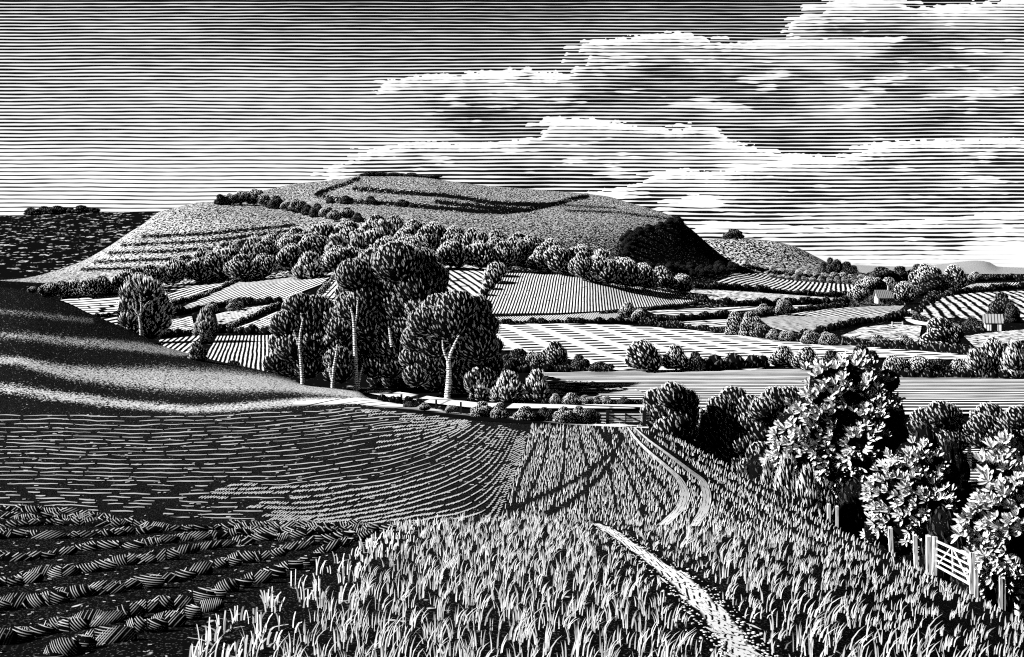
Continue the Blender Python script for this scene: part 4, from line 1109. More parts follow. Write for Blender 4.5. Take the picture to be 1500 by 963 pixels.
specimen('elm_tree', 150, (655,583), [(640,458,24),(668,452,24),(694,458,22),(622,474,22),(650,478,28),(684,480,28),(710,480,18),(608,500,20),(634,504,24),(666,506,26),(698,508,26),(718,512,16),(600,530,16),(624,534,22),(652,534,22),(690,538,26),(716,540,18),(606,554,16),(632,560,18),(674,560,22),(704,562,20),(724,558,10),(690,572,14)],
         [([(655,586),(657,562),(658,545),(657,528)], [10,8.4,7.4,6.2]), ([(657,530),(652,520),(649,510),(648,498)], [4.4,3.8,3,1.8]), ([(657,532),(660,518),(667,502),(672,492)], [5,4.4,3.2,1.8])], TL, TW, TD,
         'broad elm at the field end of the clump, stout pale trunk forked in a Y', seed=6, dy=(2.2, 7))
specimen('elm_tree', 168, (600,575), [(590,480,24),(606,510,24),(578,520,22),(596,545,22),(616,540,20),(580,556,16),(610,566,14),(556,556,16),(640,566,16)], [([(600,577),(600,550),(598,520)], [7,6,4])], TL, TW, .32, 'dark elm hidden behind the tallest and the forked elm, trunk in shadow', seed=8, dy=(0, 4))

# ---- pale feathery trees in the valley
specimen('poplar_tree', 262, (207,488), [(200,420,13),(215,425,14),(188,432,13),(205,440,16),(224,442,12,5),(184,450,12),(198,456,14),(216,458,14,4),(230,456,9,6),(186,470,10),(200,476,12,4),(222,474,13,5),(190,486,8,3),(214,488,10,4),(230,476,8,6)],
         [([(207,492),(206,476),(204,464),(198,454),(190,448)], [6,5,4,2.6,1.2]), ([(205,468),(207,452),(206,436),(203,422)], [3,2.6,2,1]), ([(206,458),(214,446),(220,440)], [2,1.5,.8])], 1.5, .42, .9, 'pale feathery tree beside the dark slope, bright on one side with branches showing', seed=11, mats=[M_core_m, M_leaf_pale], tip=.5, pole=np.array([0, -.2, -1.0]), dy=(1.5, 4))
plant('valley_tree', 'bright', 300, 492, 32, 40, 'small pale upright tree on the field edge beyond the feathery tree', 'tree')
plant('round_bush', 'wood', 301, 504, 20, 19, 'little round-headed bush on a stalk between two striped plots', 'bush')
plant('round_bush', 'bright', 290, 528, 30, 27, 'pale bush at the lip of the dark slope', 'bush')
plant('low_bush', 'dark', 340, 545, 46, 18, 'low dark bush poking over the lip of the slope below the striped plot', 'bush', d=165)

# ---- bushes in the middle distance
def many(rows, name, cat):
    for r in rows:
        kind, x, y, w, h, lab = r[:6]; kw = r[6] if len(r) > 6 else {}
        plant(name, kind, x, y, w, h, lab, cat, **kw)
many([('bright', 704, 586, 36, 36, 'bright bush nearest the forked elm, first of the three'), ('bright', 744, 588, 48, 44, 'biggest of the three bright bushes past the forked elm'), ('bright', 786, 588, 46, 46, 'bright rounded bush at the field end of the three'),
      ('dark', 760, 543, 50, 34, 'dark bush against the banded hayfield, next to the elm clump'), ('dark', 742, 545, 30, 26, 'small dark bush squeezed between elm and hedge'), ('wood', 782, 544, 30, 30, 'grey rounded bush in the dark hedge below the banded hayfield'), ('wood', 812, 544, 44, 46, 'tallest bush of the dark group below the banded hayfield'),
      ('dark', 848, 545, 34, 26, 'dark low bush trailing off the end of the hedge group'), ('dark', 878, 546, 44, 16, 'long low dark bush tailing into the mown field'),
      ('wood', 944, 547, 64, 50, 'large dark domed bush standing alone in the banded hayfield'), ('wood', 990, 546, 44, 42, 'middle bush joined to the large domed bush in the hayfield'), ('dark', 1018, 546, 30, 32, 'narrow dark bush closing the hayfield group')], 'field_bush', 'bush')
many([('wood', 1148, 541, 44, 36, 'dark round tree at the start of the tree line behind the big leafy tree'), ('wood', 1182, 545, 46, 38, 'pale-fronted round tree in the line above the big leafy tree'), ('dark', 1218, 548, 44, 36, 'dark tree directly over the crown of the big leafy tree'), ('dark', 1262, 548, 48, 44, 'tall dark tree peeping over the big leafy tree'),
      ('wood', 1308, 554, 38, 34, 'round tree in the far line, just past the big leafy tree'), ('wood', 1346, 554, 44, 34, 'round tree midway along the far line over the mown field'), ('dark', 1376, 554, 36, 30, 'dark tree between two round trees in the far line'), ('wood', 1404, 554, 34, 30, 'small round tree near the end of the far line'),
      ('bright', 1432, 555, 44, 44, 'pale leafy tree near the frame in the far line over the mown field'), ('wood', 1458, 554, 46, 62, 'tallest tree of the far line over the mown field'), ('bright', 1486, 556, 44, 58, 'bright leafy tree that ends the far line'), ('wood', 1530, 556, 50, 60, 'round tree beyond the end of the far line')], 'line_tree', 'tree')
# trees along the foot of the near slope
def row_tree(d, root, lobes, label, seed, Lp=7.6, Wp=2.4, dens=.42, mats=None, limbs=None):
    m = d / F
    return specimen('edge_tree', d, root, lobes, limbs or [([(root[0], root[1]), (root[0], root[1] - 30), (root[0] + 2, root[1] - 60)], [6, 5, 3])], Lp * m, Wp * m, dens, label, seed=seed, mats=mats, dy=(-1.2, 1.2))
row_tree(91, (985,640), [(965,588,17),(984,578,18),(1003,588,17),(972,606,20),(998,610,20),(958,622,14),(978,628,18),(1002,632,16),(954,605,12)], 'rounded dark tree beside the far gate', 51)
row_tree(95, (1024,660), [(1022,612,13),(1036,622,13),(1014,630,13),(1030,642,16),(1016,652,14)], 'small shadowed tree behind the field edge, second from the far gate', 52)
row_tree(92, (1072,700), [(1078,588,18),(1056,598,17),(1098,596,16),(1044,618,16),(1070,616,20),(1092,622,18),(1036,640,13),(1058,644,19),(1084,650,19),(1052,668,16),(1078,678,18),(1100,660,15)], 'tall dark tree behind the field edge, third from the far gate', 53)
row_tree(90, (1130,730), [(1136,586,18),(1158,584,17),(1116,600,17),(1140,612,20),(1164,610,17),(1102,624,15),(1122,634,19),(1150,640,19),(1092,652,14),(1110,664,17),(1136,672,19),(1098,688,15),(1122,700,17)], 'tall dark tree with pale outer leaves, fourth from the far gate', 54)
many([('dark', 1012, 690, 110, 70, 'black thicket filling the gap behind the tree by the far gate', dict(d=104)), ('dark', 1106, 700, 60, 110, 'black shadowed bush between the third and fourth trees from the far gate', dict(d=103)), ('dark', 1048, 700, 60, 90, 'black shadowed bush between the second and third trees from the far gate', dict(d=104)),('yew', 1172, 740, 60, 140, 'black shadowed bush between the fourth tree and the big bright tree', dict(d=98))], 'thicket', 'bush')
row_tree(122, (1376,668), [(1374,606,18),(1394,612,17),(1354,616,17),(1338,628,13),(1372,628,20),(1400,632,17),(1350,640,16),(1380,646,18),(1362,655,15),(1404,650,14)], 'broad rounded tree at the lower edge of the mown field', 55, 7, 2.2)
row_tree(120, (1456,664), [(1456,612,18),(1438,624,16),(1474,622,17),(1456,636,19),(1436,642,14),(1476,642,17),(1490,612,17),(1506,630,20),(1530,622,20),(1520,645,20)], 'round tree with fine pale leaves above the small lower field', 56, 7, 2.2)
row_tree(121, (1420,662), [(1418,628,11),(1424,640,11),(1412,645,10)], 'small dim tree between the two trees below the mown field', 57, 6, 2)
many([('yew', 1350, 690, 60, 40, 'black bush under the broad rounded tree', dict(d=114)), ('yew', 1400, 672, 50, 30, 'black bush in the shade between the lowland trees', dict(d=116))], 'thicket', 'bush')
# low bushes by the lane and the gate
many([('wood', 622, 603, 20, 13, 'small bush by the second fence post of the lane'), ('dark', 600, 597, 22, 9, 'lowest dark bush at the start of the lane hedge'), ('wood', 660, 606, 20, 13, 'round bush between two fence posts of the lane'), ('bush', 706, 611, 36, 23, 'dark round bush in the lane hedge past the last fence post'), ('bush', 733, 613, 30, 24, 'pale-topped bush in the lane hedge, first past the long dark one'),
      ('bush', 770, 616, 38, 22, 'wide bush midway along the lane hedge'), ('dark', 797, 617, 28, 21, 'dark small bush midway along the lane hedge'), ('bush', 826, 620, 32, 25, 'speckled round bush in the lane hedge near the far gate'), ('bush', 848, 620, 30, 26, 'last light bush of the lane hedge before the gate rails'), ('dark', 868, 620, 28, 21, 'dark bush right behind the short rails of the far gate')], 'lane_bush', 'bush')
many([('bright', 813, 590, 18, 13, 'first small pale bush in the row under the dark pasture', dict(d=146)), ('bright', 836, 591, 28, 15, 'wide pale bush in the row under the dark pasture', dict(d=146)), ('bush', 856, 592, 24, 13, 'third bush in the row under the dark pasture', dict(d=146)), ('bush', 874, 593, 20, 13, 'small dim bush in the row under the dark pasture', dict(d=146)), ('bush', 889, 594, 22, 14, 'round bush closing the row under the dark pasture', dict(d=146)), ('dark', 914, 596, 24, 13, 'dark bush standing alone above the far gate', dict(d=146))], 'pasture_bush', 'bush')
# the farm trees round the cottage
many([('wood', 1258, 446, 34, 30, 'round pale-speckled tree beside the cottage gable'), ('wood', 1274, 424, 38, 20, 'round tree behind the cottage roof', dict(d=640)), ('wood', 1302, 426, 32, 20, 'small tree above the cottage chimney', dict(d=640)), ('wood', 1326, 446, 36, 34, 'round tree on the lane side of the cottage'), ('wood', 1356, 432, 46, 46, 'largest tree of the farm group, two-tiered crown on the skyline', dict(d=600)),
      ('dark', 1366, 440, 60, 32, 'black tree in the shade under the largest farm tree', dict(d=580)), ('wood', 1400, 424, 40, 37, 'broad tree on the skyline past the largest farm tree', dict(d=650)), ('dark', 1384, 440, 50, 30, 'dark tree at the edge of the ridged field', dict(d=590)), ('wood', 1428, 416, 22, 18, 'small tree standing a little off the farm group', dict(d=800)),
      ('dark', 1290, 404, 44, 14, 'dark wooded clump behind the cottage trees', dict(d=1000)), ('dark', 1318, 404, 36, 15, 'dark skyline clump between cottage trees and largest farm tree', dict(d=1000)), ('dark', 1345, 402, 34, 16, 'dark clump half hidden by the largest farm tree', dict(d=1000)), ('dark', 1262, 408, 34, 9, 'low dark clump at the start of the farm wood', dict(d=1000)), ('dark', 1320, 436, 40, 22, 'black bush behind the cottage wall', dict(d=560)),
      ('bush', 1380, 512, 66, 48, 'big round tree standing alone between the lane and the shed'), ('dark', 1466, 486, 40, 40, 'dark rounded tree sheltering the shed', dict(d=400)), ('dark', 1424, 480, 30, 16, 'dark bush in the field between round tree and shed'), ('dark', 1482, 492, 26, 30, 'black bush at the back corner of the shed', dict(d=385)), ('bush', 1337, 466, 14, 11, 'small pale bush in the bend of the chalk lane')], 'farm_tree', 'tree')
for x, y, w, h in [(1216,392,22,16),(1228,396,26,17),(1240,400,28,18),(1250,405,24,17),(1206,398,20,15)]:
    plant('spinney_tree', 'dark', x, y, w, h, 'dark tree in the spinney at the foot of the distant hill', 'tree', 'spinney under the distant hill', d=1150)
for i, x in enumerate(range(1092, 1262, 13)):
    y = 397 + (x - 1092) * .095
    plant('hedgerow_tree', 'wood' if i % 3 else 'bright', x, y + 2, R.uniform(15, 20), R.uniform(9, 13), 'small round tree in the pale hedgerow under the distant hill', 'tree', 'pale hedgerow under the distant hill', d=880 + i * 6)
for i in range(12):
    x = 1130 + i * 12; plant('hedgerow_tree', 'bush', x, 408 + i * .55, R.uniform(12, 16), R.uniform(5, 8), 'tiny bush in the hedgerow along the top of the slanting striped field', 'bush', 'hedgerow over the slanting striped field', d=790)
many([('wood', 920, 470, 30, 28, 'round bush at the corner of the steep drilled field'), ('wood', 936, 474, 26, 22, 'lower of the two round bushes at the corner of the drilled field'), ('bush', 1078, 492, 34, 36, 'paired tree standing over the banded hayfield edge'), ('bush', 1098, 494, 34, 38, 'taller of the paired trees over the banded hayfield edge'), ('wood', 1113, 495, 26, 22, 'little round bush at the foot of the paired trees'), ('wood', 1118, 463, 24, 18, 'round bush at the corner of the scaly root crop'), ('wood', 1146, 462, 26, 24, 'round tree on the top hedge of the scaly root crop'),
      ('wood', 1133, 500, 22, 18, 'speckled bush in the hedge below the root crop, first of four'), ('wood', 1152, 502, 24, 18, 'speckled bush in the hedge below the root crop, second of four'), ('wood', 1186, 506, 28, 22, 'pale domed bush in the hedge below the root crop'), ('wood', 1212, 508, 26, 22, 'pale domed bush in the hedge, last before the speckled paddock'), ('bush', 1250, 508, 22, 16, 'small bush below the speckled paddock, first from the hayfield'), ('bush', 1288, 508, 32, 18, 'wide bush below the speckled paddock'), ('bush', 1325, 512, 26, 22, 'round bush at the lower corner of the speckled paddock'),
      ('bush', 310, 459, 24, 18, 'round dark bush on the hedge above the dashed plots'), ('bush', 344, 456, 26, 18, 'second round dark bush on the hedge above the dashed plots')], 'hedge_bush', 'bush')

# ---- hedges: one long clipped mass each
def hedge(line, hpx, label, leaf=True, d=None, dens=.34, wob=.35):
    hpx = hpx * 1.2
    P = np.array(line, float); seg = np.hypot(*np.diff(P, axis=0).T); acc = np.concatenate([[0], np.cumsum(seg)]); tot = acc[-1]
    mid = (np.interp(tot / 2, acc, P[:, 0]), np.interp(tot / 2, acc, P[:, 1]))
    def gp(x, y):
        dd = hit(x, y, 0, VL) if d is None else d
        return Vector(((x - CX) / F * dd, dd, max(valley.z((x - CX) / F * dd, dd), hill.z((x - CX) / F * dd, dd)) if d is None else gz((x - CX) / F * dd, dd)))
    b = gp(*mid); lob = []; a = 0
    while a < tot:
        x, y = np.interp(a, acc, P[:, 0]), np.interp(a, acc, P[:, 1]); g = gp(x, y); m = g.y / F
        h = hpx * m * R.uniform(1 - wob, 1 + wob); r = max(h * .6, hpx * m * .45)
        lob.append((g.x - b.x, g.y - b.y, g.z - b.z + h * .35, r * R.uniform(.9, 1.3), r, h * .62)); a += hpx * .72
    mb = b.y / F
    o = link('hedge', crown('hedge', lob, hpx * mb * .42, hpx * mb * .14, dens if leaf else .16, int(mid[0]), [M_core_far, M_leaf_dark if not leaf else M_leaf]))
    o.location = b; tag(o, label, 'hedge'); return o
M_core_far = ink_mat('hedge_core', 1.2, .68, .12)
hedge([(243,449),(300,435),(346,413)], 5, 'thin hedge under the topmost plot by the wood, running uphill')
hedge([(243,464),(275,458),(305,453),(330,449),(370,447),(412,444)], 8, 'dark hedge below the big fanned plot, two round bushes on it', False)
hedge([(238,495),(262,492),(290,488),(330,488),(400,490)], 9, 'dark hedge crossing above the pale upright-striped plot', False)
hedge([(332,484),(360,471),(408,450)], 6, 'slanting hedge between the two dashed plots')
hedge([(468,434),(482,418),(496,403)], 5, 'short steep hedge close beside the tallest elm')
hedge([(138,467),(160,463),(176,460)], 5, 'short hedge stub beside the feathery tree', False)
hedge([(697,452),(706,440),(714,428),(722,414),(730,401)], 13, 'thick leafy hedge climbing beside the steep drilled field', True, None, .5)
hedge([(714,477),(760,476),(820,475),(880,474),(935,474),(970,479),(1010,483),(1060,489),(1110,496)], 7, 'long black hedge along the top of the banded hayfield', False)
hedge([(1110,496),(1150,501),(1200,505),(1250,508),(1300,512),(1350,516),(1420,521)], 10, 'bushy black hedge along the far top of the hayfield beneath the paddock', False)
hedge([(880,461),(930,457),(980,451),(1022,446)], 4, 'thin dark hedge under the steep drilled field', False)
hedge([(930,470),(975,471),(1020,468),(1062,466)], 8, 'dark ragged hedge between two narrow dashed strips', False)
hedge([(1010,440),(1040,444),(1080,448),(1120,448),(1180,447),(1244,446)], 8, 'dark ragged hedge under the pale speckled strip', False)
hedge([(1020,422),(1060,424),(1100,427),(1150,431),(1200,435),(1246,437)], 7, 'dark hedge under the slanting striped field', False)
hedge([(1080,468),(1110,464),(1180,456),(1240,450)], 6, 'dark hedge along the top of the scaly root crop', False)
hedge([(1180,494),(1230,482),(1270,474),(1320,468),(1336,462)], 9, 'black hedge between root crop and speckled paddock', False)
hedge([(1346,459),(1358,447),(1380,437),(1400,432)], 8, 'dark hedge curving round the upper corner of the ridged field', False)
hedge([(1400,432),(1440,427),(1500,423),(1560,421)], 7, 'dark hedge along the top of the ridged field', False)
hedge([(1340,470),(1360,474),(1390,480),(1420,484),(1446,488)], 7, 'dark hedge between the chalk lane and the shed', False)
hedge([(1380,416),(1430,413),(1480,411),(1560,410)], 7, 'black hedge on the skyline above the narrow slanted strip', False)
hedge([(1020,545),(1060,543),(1100,541),(1130,539)], 16, 'low black hedge between the domed bushes and the far tree line', False)
hedge([(715,546),(760,546),(820,546),(900,547)], 9, 'black hedge base under the bushes below the banded hayfield', False)
hedge([(800,592),(850,594),(900,597),(940,600)], 6, 'thin dark hedge base under the row of pasture bushes', False, 146)
hedge([(1290,555),(1350,556),(1420,556),(1500,557),(1570,557)], 10, 'black hedge base beneath the far tree line over the mown field', False)
hedge([(560,583),(600,592),(640,600),(700,608),(760,613),(820,617),(866,619)], 9, 'low dark hedge along the lane under the elm clump, small bushes standing in it', False, 90)
# ------------------------------------------------------------------ the large-leaved trees on the near slope
mt, nt = new_mat('broad_leaf')
uv = nt.n('ShaderNodeUVMap', uv_map='rows').outputs[0]; lu, lv, _ = nt.sep(uv)
rib = nt.sstep(nt.m('ABSOLUTE', nt.m('SUBTRACT', lv, .5)), .01, .05)
vein = nt.m('ABSOLUTE', nt.m('SUBTRACT', nt.m('FRACT', nt.m('SUBTRACT', nt.m('MULTIPLY', lu, 6), nt.m('MULTIPLY', nt.m('ABSOLUTE', nt.m('SUBTRACT', lv, .5)), 5))), .5))
vk = nt.sstep(nt.m('ABSOLUTE', nt.m('SUBTRACT', lv, .5)), .46, .38)
surface(nt, mix_ink(nt, nt.m('MULTIPLY', rib, vk), .01, .8)); M_broad = mt
def rosettes(name, spots, L, Wd, seed, core_lobes, far_y=1e9):
    """spots: (position, axis). Each is a spray of seven to ten broad leaves round the axis"""
    rs = np.random.RandomState(seed); V = []; Fc = []; UV = []; mi = []
    for i, (x, y, z, rx, ry, rz) in enumerate(core_lobes):
        lp = lump(seed + i * 3.3, .22, 2.6) * np.array([rx, ry, rz]) + np.array([x, y, z]); n0 = len(V)
        V += [tuple(v) for v in lp]; UV += [(0, 0)] * len(lp); Fc += [tuple(f + n0) for f in ICO_F]; mi += [0] * len(ICO_F)
    S = [0, .2, .5, .8, 1.0]; Wp = [.12, .7, 1.0, .78, .05]
    for p, ax in spots:
        ax = ax / np.linalg.norm(ax); n = rs.randint(6, 10)
        e1 = np.cross(ax, [.3, 1, .2]); e1 /= np.linalg.norm(e1); e2 = np.cross(ax, e1)
        for k in range(n):
            an = 2 * math.pi * (k + rs.uniform(-.3, .3)) / n; sp = rs.uniform(.15, 1.15)
            d = ax * math.cos(sp) + (e1 * math.cos(an) + e2 * math.sin(an)) * math.sin(sp); d[2] += .12; d /= np.linalg.norm(d)
            fv = np.array([-.45, -.8 if p[1] < far_y else .8, .5]) + rs.normal(0, .22, 3); nn = fv - d * (fv @ d); nn /= np.linalg.norm(nn) + 1e-9; sd = np.cross(d, nn)
            l = L * rs.uniform(.75, 1.2); w = Wd * rs.uniform(.8, 1.15); o = p + d * l * .08
            n0 = len(V)
            for s_, wp in zip(S, Wp):
                c = o + d * l * s_ - nn * l * .18 * s_ * s_
                for q in (-1, 0, 1):
                    V.append(tuple(c + sd * w * .5 * wp * q - nn * (w * .18 * wp if q == 0 else 0))); UV.append((s_, .5 + .5 * q))
            for a in range(4):
                for b in range(2):
                    i0 = n0 + a * 3 + b; Fc.append((i0, i0 + 1, i0 + 4, i0 + 3)); mi.append(1)
    me = make_mesh(name, V, Fc, [M_core_big, M_broad], mi=mi, uv=UV)
    sm = np.zeros(len(me.polygons), bool); sm[np.array(mi) == 0] = True; me.polygons.foreach_set('use_smooth', sm)
    return me
M_core_big = ink_mat('shaded_foliage', 9, .66, .14)  # shade behind the sprays put into the base colour
def broad_tree(name, d, root, sprays, cores, limbs, Lpx, Wpx, label, seed, back=0.0):
    m = d / F; x = (root[0] - CX) * m; z = gz(x, d); base = np.array([x, d, z])
    o = empty(name, tuple(base)); tag(o, label, 'tree')
    rs = np.random.RandomState(seed)
    P = lambda px, py, dy: np.array([(px - CX) * m - base[0], dy, ZC - (py - HY) * m - base[2]])
    cl = []
    for (px, py, r) in cores:
        p = P(px, py, .25 * r * m + rs.uniform(0, .6)); cl.append((p[0], p[1], p[2], r * m, r * m * .6, r * m))
    C = np.array(cl); cen = C[:, :3].mean(0)
    sp = []
    sprays = list(sprays) + [(a + rs.uniform(-15, 15), b + rs.uniform(-13, 13)) for q_ in range(5) for a, b in sprays]
    for (px, py) in sprays:       # put the spray on the face of the nearest mass
        q = P(px, py, 0); best = None
        for (a, b, c, ra, rb_, rc) in cl:
            e = ((q[0] - a) / ra) ** 2 + ((q[2] - c) / rc) ** 2
            if e < 1:
                yy = b - rb_ * math.sqrt(1 - e)
                if best is None or yy < best: best = yy
        if best is None: best = min(cl, key=lambda t: (q[0] - t[0]) ** 2 + (q[2] - t[2]) ** 2)[1] - .2
        p = np.array([q[0], best - .15, q[2]])
        ax = (p - cen) * np.array([1, 0, 1]); ax /= max(np.linalg.norm(ax), 1.2); ax = ax + np.array([-.25, -.22, .38]) + rs.normal(0, .15, 3)
        sp.append((p, ax))
    # sprays on the far side as well
    for (a, b, c, ra, rb_, rc) in cl:
        for k in range(4):
            v = rs.normal(0, 1, 3); v /= np.linalg.norm(v)
            v[1] = abs(v[1]) + .35
            p = np.array([a, b, c]) + v / np.linalg.norm(v) * np.array([ra, rb_, rc]); sp.append((p, v + np.array([0, 0, .4])))
    link('crown', rosettes('crown', sp, Lpx * m, Wpx * m, seed, cl, cen[1] + .5), o)
    lm = [limb(p, w, d, base) for p, w in limbs]; pts, rad = lm[0]; pts.insert(0, (pts[0][0], pts[0][1], -.4)); rad.insert(0, rad[0] * 1.2)
    link('trunk', tubes_mesh('trunk', lm, M_bark), o); return o
big_sprays = [(1195,552),(1222,540),(1252,536),(1272,546),(1285,556),(1206,572),(1232,566),(1258,572),(1282,578),(1180,580),(1165,600),(1190,604),(1218,596),(1246,602),(1270,604),(1288,600),(1150,630),(1172,636),(1140,656),(1160,662),(1194,628),(1220,628),(1248,634),(1268,632),(1196,652),(1222,656),(1246,658),(1262,652),(1140,676),(1166,684),(1208,678),(1232,682),(1254,682),(1214,706),(1240,700),(1236,720),(1282,626),(1300,590),(1184,655),(1200,690)]
big_cores = [(1225,565,38),(1255,560,36),(1280,580,34),(1200,595,36),(1240,605,42),(1275,620,44),(1175,630,32),(1215,640,40),(1255,655,44),(1155,662,24),(1195,675,32),(1235,695,34),(1290,660,36),(1265,700,38),(1300,610,30),(1305,560,18),(1316,640,22),(1285,730,34),(1225,730,20),(1240,740,24),(1312,700,26)]
broad_tree('broad_leaved_tree', 80, (1225,770), big_sprays, big_cores, [([(1226,772),(1224,740),(1226,700),(1230,660)], [9,8,6,3])], 12.5, 4.5, 'large bright tree with big separate leaves rising over the field edge', 21)
mid_sprays = [(1330,662),(1352,656),(1312,676),(1338,680),(1360,672),(1374,690),(1302,700),(1324,704),(1346,700),(1366,710),(1288,722),(1310,726),(1334,724),(1356,728),(1378,730),(1284,744),(1304,748),(1328,746),(1350,752),(1296,768),(1344,770),(1368,762),(1336,784),(1386,745),(1290,760)]
mid_cores = [(1340,680,30),(1365,690,28),(1320,705,30),(1350,720,36),(1300,735,24),(1330,750,32),(1375,735,30),(1365,770,28),(1385,770,24),(1400,740,24),(1395,700,20),(1340,790,20),(1320,790,26),(1290,780,22),(1410,780,22)]
broad_tree('broad_leaved_tree', 66, (1342,830), mid_sprays, mid_cores, [([(1344,835),(1345,800),(1344,760)], [8,7,4])], 11, 3.7, 'middle-sized leafy tree standing just behind the field posts, finer leaves than its neighbours', 33)
edge_sprays = [(1470,664),(1486,654),(1456,684),(1478,690),(1500,680),(1448,706),(1470,716),(1492,712),(1440,738),(1462,740),(1486,744),(1424,762),(1446,768),(1470,764),(1494,772),(1420,786),(1440,792),(1466,790),(1436,822),(1458,824),(1480,816),(1450,846),(1474,844),(1496,836),(1510,700),(1520,740),(1520,790),(1540,720),(1545,770),(1445,806)]
edge_cores = [(1480,690,28),(1500,720,34),(1466,726,26),(1475,765,34),(1445,775,22),(1510,770,36),(1475,815,28),(1500,820,34),(1460,840,16),(1490,850,22),(1530,690,30),(1540,750,36),(1540,810,34)]
broad_tree('broad_leaved_tree', 50, (1490,905), edge_sprays, edge_cores, [([(1492,915),(1490,870),(1488,820)], [10,9,6])], 15, 5.2, 'leafy tree cut by the frame beside the white gate, leaves drooping to the posts', 45)
# bright scrub and thicket with shade painted into its leaves under the large tree
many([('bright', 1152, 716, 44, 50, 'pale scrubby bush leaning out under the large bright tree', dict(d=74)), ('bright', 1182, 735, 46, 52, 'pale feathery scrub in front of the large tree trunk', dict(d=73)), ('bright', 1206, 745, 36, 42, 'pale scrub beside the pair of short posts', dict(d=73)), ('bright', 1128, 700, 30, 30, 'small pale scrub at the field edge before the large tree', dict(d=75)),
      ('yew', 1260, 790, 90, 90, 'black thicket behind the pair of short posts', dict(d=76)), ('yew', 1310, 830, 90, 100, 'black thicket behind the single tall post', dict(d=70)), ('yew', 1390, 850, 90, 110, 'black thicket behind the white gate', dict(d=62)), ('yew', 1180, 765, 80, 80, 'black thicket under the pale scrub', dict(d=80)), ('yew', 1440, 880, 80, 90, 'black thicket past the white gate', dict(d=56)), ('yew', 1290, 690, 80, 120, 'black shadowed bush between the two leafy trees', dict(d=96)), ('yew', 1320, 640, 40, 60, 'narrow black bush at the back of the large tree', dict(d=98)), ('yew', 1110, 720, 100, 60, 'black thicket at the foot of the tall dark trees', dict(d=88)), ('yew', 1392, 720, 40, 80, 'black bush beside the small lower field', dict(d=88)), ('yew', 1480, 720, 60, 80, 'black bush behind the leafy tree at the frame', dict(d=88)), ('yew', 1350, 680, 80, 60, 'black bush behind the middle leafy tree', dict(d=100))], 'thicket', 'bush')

# ------------------------------------------------------------------ timber: gates, posts, buildings
M_wood = flat_mat('weathered_oak', .8, .2, 12)
mt, nt = new_mat('split_oak'); ob = nt.n('ShaderNodeTexCoord').outputs['Object']
gr = nt.noise(nt.vmap(ob, (14, 14, .7)), 1.6, 2); surface(nt, mix_ink(nt, nt.sstep(gr, .40, .48), .01, .82)); M_post = mt
M_darkwood = flat_mat('tarred_oak', .02, .01, 8)
class Solid:
    def __init__(s): s.V = []; s.F = []
    def bar(s, a, b, w, h, up=(0, 0, 1)):
        a, b = Vector(a), Vector(b); t = (b - a).normalized(); up = Vector(up)
        if abs(t.dot(up)) > .95: up = Vector((0, 1, 0))
        sd = t.cross(up).normalized(); u = sd.cross(t).normalized(); n = len(s.V)
        for p in (a, b):
            for x, y in ((-1, -1), (1, -1), (1, 1), (-1, 1)): s.V.append(tuple(p + sd * w / 2 * x + u * h / 2 * y))
        s.F += [(n, n + 3, n + 2, n + 1), (n + 4, n + 5, n + 6, n + 7)] + [(n + i, n + (i + 1) % 4, n + 4 + (i + 1) % 4, n + 4 + i) for i in range(4)]
        return s
    def build(s, name, mat, parent=None, org=(0, 0, 0)):
        V = [tuple(Vector(v) - Vector(org)) for v in s.V]
        return link(name, make_mesh(name, V, s.F, [mat]), parent)
def post(px, top, base, wpx, d, label, lean=0, mat=None, group=None, name='fence_post'):
    m = d / F; x = (px - CX) * m; z = gz(x, d); h = (base - top) * m; zt = ZC - (top - HY) * m
    s = Solid(); w = wpx * m; h = zt - z
    s.bar((0, 0, -.3), (lean * m, 0, h), w, w * .8)
    n = len(s.V)          # a weathered, slightly sloping head
    for i in (4, 5): s.V[i] = tuple(Vector(s.V[i]) + Vector((0, 0, -w * .35)))
    o = s.build(name, mat or M_post); o.location = (x, d, z); tag(o, label, 'post', group); return o
post(1214, 738, 764, 4.6, 70, 'thicker of the pair of short pale posts below the pale scrub')
post(1226, 741, 766, 3.8, 70, 'thinner of the pair of short pale posts below the pale scrub')
post(1306, 772, 810, 5.4, 52, 'single upright pale post under the middle leafy tree', -2)
post(1343, 783, 818, 5.2, 48, 'leaning pale post between the single post and the gate', -3)
post(1360, 784, 824, 6.5, 45.5, 'broad pale post right beside the gatepost')
post(1430, 833, 862, 4.6, 40, 'short pale stake beside the latch post of the white gate')
post(1466, 846, 886, 4.4, 38, 'pale split post under the leafy tree at the frame, thicker half')
post(1471, 848, 886, 2.8, 38, 'thin pale stake paired with the split post under the leafy tree')
